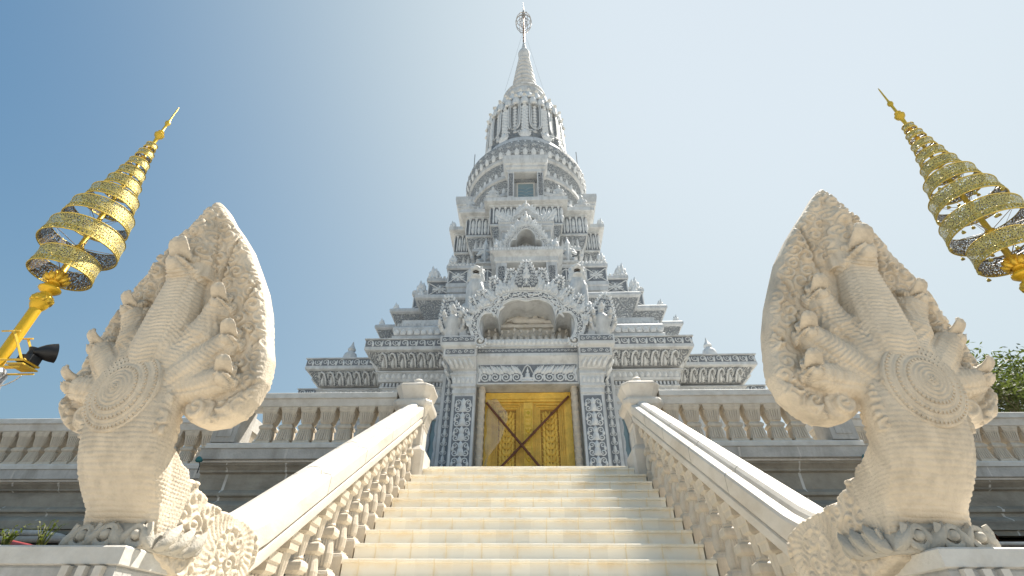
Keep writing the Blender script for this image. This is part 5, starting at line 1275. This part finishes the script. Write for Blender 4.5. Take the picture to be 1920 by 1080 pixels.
def naga_disp(co, no):
    x, y, z = co.T; d = np.zeros(len(co)); yh = np.array([hood_y(t) for t in z])
    bn = np.full(len(co), 9.); arc = np.zeros(len(co)); lat = np.zeros(len(co)); rad = np.full(len(co), .1)
    for pts, rd in NECKS:
        b, a, l = dist_poly(co, pts); q = b/np.mean(rd); m = q < bn; bn[m] = q[m]; arc[m] = a[m]; lat[m] = l[m]; rad[m] = np.mean(rd)
    neck = (bn < 1.22) & (no[:, 1] < .35) & (z > 1.0)
    lt = lat/rad
    ribs = .0030*np.cos(2*pi*(arc-.25*np.abs(lat))/.0225)
    ribs = np.where(np.abs(lt) > .62, .0034*np.cos(2*pi*arc/.024)*np.cos(2*pi*lat/.03), ribs)
    ribs -= .006*np.exp(-((np.abs(lt)-.62)/.06)**2)
    # hood front: scrolls, a plain rim and curved gaps between the leaf lobes
    hood = (~neck) & (z > .86) & (np.abs(y-yh) < .22) & ((z > 1.08) | (np.abs(x) > .2))
    ang = np.arctan2(np.abs(x), z-1.0); r = np.hypot(x, z-1.0)
    sc = scrolls(x, z, .090, 3, .019, .034)
    ph = ang+.55*(r-.5)*np.clip(ang, 0, 1.4)
    gap = np.zeros(len(co)); gap2 = np.zeros(len(co))
    for a0 in (.27, .60, .98, 1.38): gap2 += np.exp(-(((ph-a0-.09)*r)/.04)**2)*(r > .42)
    for a0 in (.27, .60, .98, 1.38): gap += np.exp(-(((ph-a0)*r)/.011)**2)*(r > .42)
    # distance from the rim
    hx = np.interp(z, [p[1] for p in reversed(HOOD[:14])], [p[0] for p in reversed(HOOD[:14])]); rim = np.clip((hx-np.abs(x))/.05, 0, 1)
    front = np.clip((-no[:, 1]-.15)/.3, 0, 1); back = np.clip((no[:, 1]-.3)/.3, 0, 1)
    hd = front*rim*(sc*(1+.5*np.clip(gap2, 0, 1))-.042*np.clip(gap, 0, 1))+back*rim*sc*.6
    foot = np.hypot(np.abs(x)-.325, z-1.015); fa = np.arctan2(z-1.015, np.abs(x)-.325)
    fs = .010*np.cos(2*pi*foot/.042+fa+1)*np.clip((.10-foot)/.02, 0, 1)*front
    hd = np.where(foot < .10, fs, hd)
    # column: belly plates in front, lozenge scales at the flanks and back
    colm = (~neck) & (~hood) & (y < 2.80) & (z < 1.12) & (np.abs(x) < .28)
    wob = .008*np.sin(x*9+1)+.006*np.sin(z*23)+.02*x*x
    plates = -.0046*(.5+.5*np.cos(2*pi*(z+wob)/.0235+.6*np.sin(x*23+z*31)))**3
    scale = .0028*np.cos(2*pi*(z+.8*(y-2.4))/.036)*np.cos(2*pi*(z-.8*(y-2.4))/.036)
    fl = np.clip((np.abs(no[:, 0])-.72)/.12, 0, 1)
    cd = plates*(1-fl)+scale*fl+.003*np.exp(-((np.abs(no[:, 0])-.78)/.035)**2)*(1+.5*np.cos(2*pi*z/.022))*np.where(no[:, 1] < .2, 1, 0)
    # coil: concentric fluting and flames on the flanks
    coil = (y > 2.70) & (z < 1.02) & ~hood
    rr = np.hypot(y-3.16, z-.44); ra = np.arctan2(z-.44, y-3.16); sd = np.clip((np.abs(no[:, 0])-.5)/.3, 0, 1)
    cc = .0022*np.cos(2*pi*rr/.075)+.0026*np.cos(ra*38+rr*60)*(rr > .15)+scrolls(y, z, .10, 21, .009, .04)*(rr < .15)
    cf_ = scrolls(y, z, .11, 9, .015, .042)
    cd2 = sd*np.where(rr < .26, cc, cf_)+(1-sd)*.005*np.cos(2*pi*(y+z)/.05)
    d = np.where(neck, ribs, np.where(hood, hd, np.where(coil, cd2, np.where(colm, cd, 0))))
    # worn, uneven casting
    d = d*(.8+.35*np.sin(x*17+z*11)*np.sin(z*13-y*9))
    return d
def head_mb():
    """serpent head looking along -y: long muzzle whose nose curls up like a brim, parted lips, ridged cheeks, heavy chin"""
    mb = MB()
    ell(mb, (0, .03, -.005), (.098, .12, .112), 18, 12)
    rings = []                                                  # lower jaw and chin
    for y, w, h, zc in ((.05, .082, .055, -.05), (-.03, .072, .046, -.052), (-.085, .058, .036, -.048), (-.125, .040, .026, -.036), (-.145, .018, .014, -.022)):
        rings.append([(w*cos(a), y, zc+h*sin(a)) for a in [2*pi*j/20 for j in range(20)]])
    mb.loft(rings)
    rings = []                                                  # upper jaw running into the upturned nose
    for y, w, h, zc in ((.05, .090, .066, .040), (-.04, .082, .050, .042), (-.09, .074, .038, .050), (-.135, .070, .030, .068), (-.165, .068, .026, .088), (-.186, .060, .022, .108), (-.192, .042, .018, .128), (-.186, .018, .012, .140)):
        rings.append([(w*cos(a), y, zc+h*sin(a)-1.6*(w*cos(a))**2) for a in [2*pi*j/24 for j in range(24)]])
    mb.loft(rings)
    for s in (-1, 1):
        ell(mb, (s*.056, -.035, .092), (.028, .036, .026)); ell(mb, (s*.076, -.055, .062), (.018, .026, .018)); ell(mb, (s*.098, .03, .0), (.024, .07, .075)); ell(mb, (s*.026, -.182, .120), (.016, .016, .020))
        mb.tube([(s*.085, -.01, -.015), (s*.072, -.07, -.018), (s*.050, -.12, -.008), (s*.018, -.148, .0)], [.014, .013, .012, .010], 8)
        for q in range(3): ell(mb, (s*(.030+.018*q), -.130+.024*q, .012), (.007, .007, .014))
    mb.tube([(0, -.03, .09), (0, .02, .135), (0, .06, .185)], [.05, .042, .014], 10)
    return mb
def head_disp(co, no):
    x, y, z = co.T; r = np.hypot(x*.9, z-.02)
    m = np.exp(-((z-.004+.05*y)/.011)**2)*(y < -.0)*(y > -.15)
    return .0034*np.cos(2*pi*(r+.7*y)/.024)*(y > -.10)*(1-m)-.012*m
NAGA = HEAD = DISC = None
def face_axis(d, up=Z):
    """rotation that turns -y to the direction d"""
    d = Vector(d).normalized(); y = -d; x = y.cross(Vector(up)).normalized(); z = x.cross(y).normalized(); return Matrix((x, y, z)).transposed()
def naga_statue(s, label):
    global NAGA, HEAD, DISC
    t = thing('serpent_statue', label, 'statue', (-1.955 if s < 0 else 1.885, 2.8, .38), 'many-headed serpent statues at the foot of the stairs', rz=radians(s*6))
    off = (0, -2.8, -.38)
    if NAGA is None:
        NAGA = remeshed(naga_mb(), 'body_and_hood', 'naga', .0058, t, 5, naga_disp); NAGA.location = off; b = NAGA
    else:
        b = NAGA.copy(); COL.objects.link(b); b.parent = t
    b['label'] = 'ribbed column and carved leaf-shaped hood'
    dirs = [(Vector((0, 2.25, 1.83)), (0, -1, .20), .96)]
    for q in (-1, 1):
        dirs += [(Vector((q*.275, 2.32, 1.60)), (q*.16, -1, .10), .64), (Vector((q*.392, 2.355, 1.375)), (q*.28, -1, .05), .62), (Vector((q*.430, 2.37, 1.16)), (q*.38, -1, .0), .62)]
    for p, d, k in dirs:
        if HEAD is None: HEAD = remeshed(head_mb(), 'head', 'naga', .0062, t, 3, head_disp); h = HEAD
        else: h = HEAD.copy(); COL.objects.link(h); h.parent = t
        h.matrix_local = Matrix.Translation(p+Vector(off)) @ (face_axis(d)).to_4x4() @ Matrix.Scale(k, 4)
    # breast medallion of concentric beaded rings
    if DISC is None:
        mb = MB(); pr = []; R = .205; n = 46
        for i in range(n+1):
            r = R*(1-i/n)+.0005; dome = .052*(1-(r/R)**2); rg = .0050*(.5+.5*cos(2*pi*r/.0205)); pr.append((r, dome+rg))
        pr = [(R+.004, -.06), (R+.006, .0)]+pr
        mb.lathe(pr, 96, ax=Matrix.Rotation(pi/2, 3, 'X'))
        for rr, k in ((.192, 56), (.150, 44), (.108, 34)):
            for i in range(k):
                a = 2*pi*i/k; mb.frame((rr*cos(a), -.052*(1-(rr/R)**2)-.0035, rr*sin(a)), (cos(a), 0, sin(a)), (-sin(a), 0, cos(a)), FR, .007, .0045, .004)
        for i in range(6): a = i*pi/3; mb.petal((0, -.054, 0), (-sin(a), 0, cos(a)), (cos(a), 0, sin(a)), FR, .014, .022, .006)
        DISC = mb.build('medallion', 'naga', t, True, 60); c = DISC
        DISC.matrix_local = Matrix.Translation(Vector((0, 2.262, 1.045))+Vector(off)) @ Matrix.Rotation(radians(3), 4, 'X') @ Matrix.Diagonal((.90, 1, 1.0, 1))
    else:
        c = DISC.copy(); COL.objects.link(c); c.parent = t
    c.matrix_local = Matrix.Translation(Vector((s*.03, 2.258, 1.07))+Vector(off)) @ Matrix.Rotation(radians(3), 4, 'X') @ Matrix.Diagonal((.93, 1, 1.02, 1))
    # scrolled collar at the foot
    mb = MB()
    for q in (-1, 0, 1):
        x = q*.145; y = 2.505+.02*abs(q)
        mb.spiral((x+.02, y, .445), X*(1 if q <= 0 else -1), Z, FR, .066, 1, 1.5, .5, 0, start=2.4, seg=18)
        mb.lathe([(.024, 0), (.02, .015), (.006, .026)], 12, (x+.02, y-.012, .44), ax=Matrix.Rotation(pi/2, 3, 'X'))
        mb.petal((x-.07, y+.01, .385), X, (Z+X*.5).normalized(), FR, .08, .13, .04, 0, bend=.2); mb.petal((x+.08, y+.01, .385), X, (Z-X*.2).normalized(), FR, .07, .11, .04, 0, bend=-.2)
    for q in (-1, 1):
        for i in range(3):
            y = 2.66+.10*i; mb.spiral((q*.222, y, .445), Y_, Z, X*q, .055, 1, 1.4, .5, 0, start=2.4, seg=14); mb.petal((q*.222, y-.05, .385), Y_, (Z+Y_*.5).normalized(), X*q, .09, .15, .04, 0, bend=.2)
    rg = []
    for z, k in ((.375, 1.0), (.39, 1.03), (.45, 1.0), (.48, .93), (.50, .86)):
        rg.append([(.222*k*(abs(cos(a))**.6)*(1 if cos(a) > 0 else -1), 2.71+.195*k*(abs(sin(a))**.6)*(1 if sin(a) > 0 else -1), z) for a in [2*pi*j/36 for j in range(36)]])
    mb.loft(rg)
    o = mb.build('scrolled_collar', 'naga_g', t, True, 60); o.location = off
    return t
naga_statue(-1, 'cream many-headed stone serpent with carved hood rearing left of the stairs'); naga_statue(1, 'cream many-headed stone serpent with carved hood rearing right of the stairs')
# ---- plinths carrying the serpents, continuing outwards as a low parapet
def parapet(s, label):
    t = thing('parapet', label, 'wall', (s*2.6, 2.8, -1.6), 'low parapets under the serpents')
    xi, xo = s*1.775, s*9.0
    pr = [(.0, -1.98), (.03, -1.98)]
    def layer(nm, prof, m):
        mb = MB(); rings = []
        for o, z in prof:
            x0 = xi-s*o; rings.append([(x0, 2.40-o, z), (xo, 2.40-o, z), (xo, 3.42+o*0, z), (x0, 3.42, z)])
        mb.loft(rings); ob = mb.build(nm, m, t); ob.location = -t.location
    layer('coping', [(-.02, .30), (.0, .305), (.0, .372), (-.01, .38), (-.05, .382)], 'stone_l')
    layer('face', [(-.02, -1.0), (-.012, .29), (-.02, .302)], 'stone')
    layer('base_course', [(.06, -1.6), (.06, -1.15), (.0, -1.05), (-.015, -1.0)], 'stone')
    mb = MB()
    for k in range(3):
        a = s*(1.83+.075*k); b = a+s*.035; xa, xb = sorted((a, b)); mb.box(xa, xb, 2.384, 2.415, -1.0, .296)
    ob = mb.build('fluting', 'rail', t); ob.location = -t.location
parapet(-1, 'low grey stone parapet and plinth under the left serpent'); parapet(1, 'low grey stone parapet and plinth under the right serpent')
mb = MB()
for s in (-1, 1):
    a, b = sorted((s*2.35, s*19)); mb.add([(a, 3.3, .25), (b, 3.3, .25), (b, 8.6, 1.30), (a, 8.6, 1.30), (b, 9.6, 1.42), (a, 9.6, 1.42)], [(0, 1, 2, 3), (3, 2, 4, 5)])
setp(mb.build('soil_bank', 'dark'), kind='structure')
def pipe(nm, label, pts, r, m, cap=None):
    mb = MB(); mb.tube(pts, r, 12, caps=False); mb.tube(list(reversed(pts)), r*.8, 12, caps=False); return setp(mb.build(nm, m, None, True, 60), label, 'pipe')
pipe('grey_pipe', 'long grey drain pipe lying along the wall foot behind the left serpent', [(-11.5, 8.75, 1.47), (-8.5, 8.75, 1.46), (-5.5, 8.7, 1.45)], .055, 'pvc')
pipe('red_pipe', 'short red pipe lying on the soil at the far left', [P(14, 1016, 7.9), P(70, 1029, 7.3)], .035, 'red')
pipe('sagging_hose', 'dark blue sheeting roll drooping along the wall foot at the far left', [P(8, 998, 8.95), P(80, 1000, 8.95), P(110, 1006, 8.9), P(135, 1014, 8.8)], .05, 'stone')
pipe('rusty_pipe', 'rusty open-ended pipe poking out beside the right serpent', [P(1815, 1018, 7.2), P(1862, 1008, 6.6)], .055, 'brown')
pipe('white_conduit', 'thin white conduit along the wall foot at the far right', [(6.2, 8.6, 1.40), (11.5, 8.6, 1.41)], .03, 'rail')
def weed(px, py, Y, h, n, label):
    mb = MB(); o = P(px, py, Y)
    for i in range(n):
        a = random.uniform(0, 2*pi); l = h*random.uniform(.6, 1.1); d = Vector((cos(a), sin(a)*.6, 0)); c = o+d*random.uniform(0, .06)
        p = [c, c+Z*l*.5+d*l*.12, c+Z*l*.85+d*l*.35, c+Z*l*.8+d*l*.65]; w = Vector((-d.y, d.x, 0))*.012
        for k in range(3): q0, q1 = p[k], p[k+1]; ww = w*(1-k*.3); mb.add([q0-ww, q0+ww, q1+ww*.7, q1-ww*.7], [(0, 1, 2, 3)])
        for k in range(2): c2 = p[1+k]; e = Vector((random.uniform(-1, 1), random.uniform(-1, 1), .6)).normalized()*.05; f = e.cross(Z).normalized()*.015; mb.add([c2, c2+e*.5+f, c2+e, c2+e*.5-f], [(0, 1, 2, 3)])
    setp(mb.build('weed', 'weed'), label, 'weed', 'weeds on the soil at the far left')
weed(70, 1032, 7.4, .40, 16, 'straggly green weed growing beside the red pipe'); weed(4, 1030, 7.2, .34, 22, 'yellowish weed clump at the left edge of the picture')
# ================================================================ TIERED GOLD PARASOLS
TIERS = [(4.20, .46, .27), (4.66, .60, .28), (5.12, .52, .25), (5.49, .41, .22), (5.80, .30, .19), (6.07, .235, .165), (6.33, .185, .14), (6.59, .145, .12), (6.81, .105, .10)]
TIERS = [(z, r*.76, h*1.02) for z, r, h in TIERS]
def parasol(x, y, k, label, dz=0, bells=False):
    t = thing('tiered_parasol', label, 'parasol', (x, y, -1.6), 'tiered gold parasols on poles')
    def fin(mb, nm, m, sm=True, ang=50, par=None):
        o = mb.build(nm, m, par or t, sm, ang); 
        if par is None: o.location = (0, 0, 1.6+dz)
        return o
    mb = MB(); mb.lathe([(.11, -1.6), (.11, -1.5), (.064, -1.4), (.064, 3.55)], 20); fin(mb, 'pole', 'gold_p')
    mb = MB(); mb.lathe([(r_*.80, z_) for r_, z_ in [(.083, 3.5), (.12, 3.56), (.13, 3.62), (.14, 3.66), (.13, 3.70), (.085, 3.72), (.08, 3.75), (.12, 3.78), (.155, 3.81), (.155, 3.83), (.12, 3.86), (.075, 3.90), (.08, 3.93), (.13, 3.96), (.15, 4.0), (.10, 4.02), (.05, 4.04)]], 24); fin(mb, 'collar', 'gold_p')
    for r0, z0, n, w, h, tl in ((.08, 3.93, 10, .07, .11, .8), (.07, 3.99, 10, .055, .09, .5), (.085, 3.60, 10, .06, .08, .35)):
        mb = MB()
        for i in range(n):
            a = 2*pi*i/n; nn = Vector((cos(a), sin(a), 0)); tt = Vector((-sin(a), cos(a), 0)); mb.petal(nn*r0+Z*z0, tt, (Z+nn*tl).normalized(), (nn-Z*tl).normalized(), w, h, .03)
        fin(mb, 'lotus_petals', 'gold')
    mb = MB(); pr = [(.045, 4.0)]
    for z, r, h in TIERS: q = .05*(1-(z-4.2)/6); pr += [(q*.8, z-h*.6), (q*1.25, z-h*.45), (q*1.3, z-h*.35), (q*.8, z-h*.25), (q*.75, z+h*.4)]
    pr += [(.025, 6.95), (.03, 7.05), (.065, 7.10), (.075, 7.15), (.04, 7.19), (.05, 7.22), (.022, 7.25), (.02, 7.42), (.04, 7.46), (.042, 7.50), (.02, 7.54), (.014, 7.6), (.010, 7.9), (.002, 7.96)]
    mb.lathe(pr, 14); fin(mb, 'shaft', 'gold')
    for z, r, h in TIERS:
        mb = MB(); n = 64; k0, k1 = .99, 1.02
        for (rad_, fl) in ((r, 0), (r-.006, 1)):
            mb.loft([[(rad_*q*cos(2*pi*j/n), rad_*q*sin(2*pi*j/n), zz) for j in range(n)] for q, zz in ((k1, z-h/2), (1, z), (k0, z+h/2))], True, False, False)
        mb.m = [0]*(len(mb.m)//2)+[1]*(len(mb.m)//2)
        b = fin(mb, 'tier_band', ['fili', 'fili_shade'])
        mb = MB()
        for q, zz, th in ((k1, z-h/2, .010), (k0, z+h/2, .008), (1.005, z-h*.22, .005)):
            mb.tube([(r*q*cos(2*pi*j/n), r*q*sin(2*pi*j/n), zz) for j in range(n+1)], th, 5, caps=False)
        kk = max(10, int(2*pi*r/.045))
        for j in range(kk): a = 2*pi*j/kk; mb.frame((r*1.012*cos(a), r*1.012*sin(a), z-h*.36), (-sin(a), cos(a), 0), Z, (cos(a), sin(a), 0), .006, h*.13, .005)
        mb.build('rim', 'gold_f', b, True, 60)
        mb = MB()
        for j in range(6):
            a = 2*pi*j/6+z; e = Vector((cos(a), sin(a), 0)); mb.tube([Z*(z-h*.4), e*(r*.98)+Z*(z-h*.3)], .006, 4); mb.tube([Z*(z-h*1.0), e*(r*.98)+Z*(z-h*.3)], .003, 3)
        mb.build('spokes', 'spire_m', b)
        if bells and r > .25:
            for j in range(8): a = 2*pi*j/8+.2; c = Vector((r*1.02*cos(a), r*1.02*sin(a), z-h/2)); mb = MB(); mb.tube([c+Z*.005, c-Z*.033], .004, 3); mb.lathe([(.004, 0), (.02, -.02), (.024, -.045), (.002, -.05)], 8, c-Z*.03); mb.build('bell', 'gold_f', b)
    return t
parasol(-6.28, 5.0, 1, 'gold nine-tiered parasol on a pole at the left, above the black floodlight')
parasol(6.20, 5.0, 1, 'gold nine-tiered parasol with small bells, cut off by the right edge', bells=True)
# bracket and floodlight on the left pole
bz = 2.72
t = thing('lamp_bracket', 'yellow steel bracket clamped to the left parasol pole', 'bracket', (-6.28, 5.0, bz))
mb = MB(); q = Vector((-6.28, 5.0, bz))
A0, A1 = Vector((0, -.09, .0)), Vector((.42, -.12, -.02)); 
for dy in (-.10, .10):
    mb.tube([(0, dy, 0), (.42, dy, 0)], .016, 4); mb.tube([(0, dy, -.09), (.42, dy, -.09)], .013, 4); mb.tube([(.05, dy, .40), (.38, dy, .01)], .015, 4)
mb.tube([(.42, -.11, 0), (.42, .11, 0)], .016, 4); mb.tube([(-.11, -.10, .0), (.1, -.10, .0)], .014, 4); mb.tube([(-.11, -.095, .40), (.12, -.095, .40)], .012, 4); mb.tube([(-.11, .095, .40), (.12, .095, .40)], .012, 4)
mb.frame((.34, 0, -.05), X, Y_, Z, .10, .11, .008); mb.build('frame', 'yel', t)
t = thing('floodlight', 'round black floodlight on the yellow bracket', 'lamp', (-5.93, 5.0, bz))
mb = MB(); c = Vector((.10, -.05, .22)); R_ = face_axis((.55, .78, .30), Z) @ Matrix.Rotation(pi/2, 3, 'X')
mb.lathe([(r_*.74, z_*.74) for r_, z_ in [(.03, -.02), (.05, .0), (.085, .05), (.125, .12), (.150, .20), (.158, .25), (.162, .26), (.15, .262)]], 28, (0.04, -.02, .15), ax=R_); mb.build('reflector', 'black', t, True, 40)
mb = MB(); mb.box(-.07, .10, -.07, .07, .0, .09); mb.lathe([(.05, .08), (.045, .16), (.06, .2)], 12, (0, 0, 0)); mb.build('gear_box', 'black', t, True, 30)
mb = MB(); mb.lathe([(.05, 2.25), (.14, 2.3), (.17, 2.42), (.15, 2.52), (.16, 2.6), (.12, 2.66), (.09, 2.68)], 14, (-6.28, 5.0, 0))
setp(mb.build('foil_wrapping', 'silver', None, True, 25), 'crumpled silver foil wrapped round the left parasol pole', 'wrapping')
mb = MB(); mb.tube([P(-30, 728, 4.9), P(8, 722, 4.9), P(26, 714, 4.9), P(40, 704, 4.9)], .008, 5); setp(mb.build('loose_cable', 'rail'), 'thin white cable dangling beneath the yellow bracket', 'cable')
# small teal spot lamps on the terrace ledge
for s, px, py in ((-1, 374, 862), (1, 1623, 858)):
    t = thing('spot_lamp', 'tiny teal spot lamp on the ledge '+('left' if s < 0 else 'right')+' of the stairs, below the balustrade pier', 'lamp', P(px, py, 7.88)); mb = MB()
    mb.lathe([(.02, -.05), (.03, -.03), (.045, .0), (.05, .03), (.045, .035)], 12, ax=Matrix.Rotation(radians(-70), 3, 'Y')); mb.build('housing', 'teal', t, True, 40)
    mb = MB(); mb.tube([(0, 0, 0), (-s*.02, .03, -.08), (-s*.01, .05, -.2)], .008, 5); mb.build('cable', 'black', t)
# ================================================================ TREES
def tree(x, y, h, r, seed, label):
    rnd = random.Random(seed); z0 = TZ
    t = thing('leafy_tree', label, 'tree', (x, y, z0), 'trees beyond the terrace at the right')
    mb = MB(); tips = []
    def branch(p, d, l, r0, dep):
        pts = [p]; rd = [r0]; q = p
        for i in range(4): d = (d+Vector((rnd.uniform(-.16, .16), rnd.uniform(-.16, .16), .05))).normalized(); q = q+d*(l/4); pts.append(q); rd.append(r0*(1-.17*(i+1)))
        mb.tube(pts, rd, 5)
        if dep == 0: tips.extend([pts[2], pts[3], pts[4]]); return
        for k in range(4 if dep > 1 else 3):
            i = rnd.choice((2, 3, 4)); a = rnd.uniform(0, 2*pi); dd = (d*.75+Vector((cos(a), sin(a), .25))*.62).normalized(); branch(pts[i], dd, l*rnd.uniform(.55, .72), rd[i]*.65, dep-1)
    for k in range(3): a = k*2.1+seed; branch(Vector((0, 0, 0)), Vector((cos(a)*.12, sin(a)*.12, 1)).normalized(), h*.52, .075, 3)
    mb.build('trunk', 'bark', t, True, 60)
    mb = MB()
    for p in tips:
        for _ in range(11):
            c = p+Vector((rnd.gauss(0, .19), rnd.gauss(0, .19), rnd.gauss(0, .15))); a = Vector((rnd.uniform(-1, 1), rnd.uniform(-1, 1), rnd.uniform(-.8, .5))).normalized(); b = a.cross(Vector((rnd.uniform(-1, 1), rnd.uniform(-1, 1), rnd.uniform(-1, 1)))).normalized(); L_ = rnd.uniform(.07, .13)
            mb.add([c-a*L_, c+b*L_*.32, c+a*L_, c-b*L_*.32], [(0, 1, 2, 3)])
    mb.build('crown', 'leaf', t)
tree(17.2, 16.0, 6.2, 1.5, 3, 'small-leaved green tree just right of the right serpent'); tree(19.0, 17.0, 6.4, 1.5, 8, 'small-leaved green tree at the right edge of the picture'); tree(17.6, 18.6, 6.6, 1.2, 5, 'slender green tree whose tip shows beside the right serpent head')
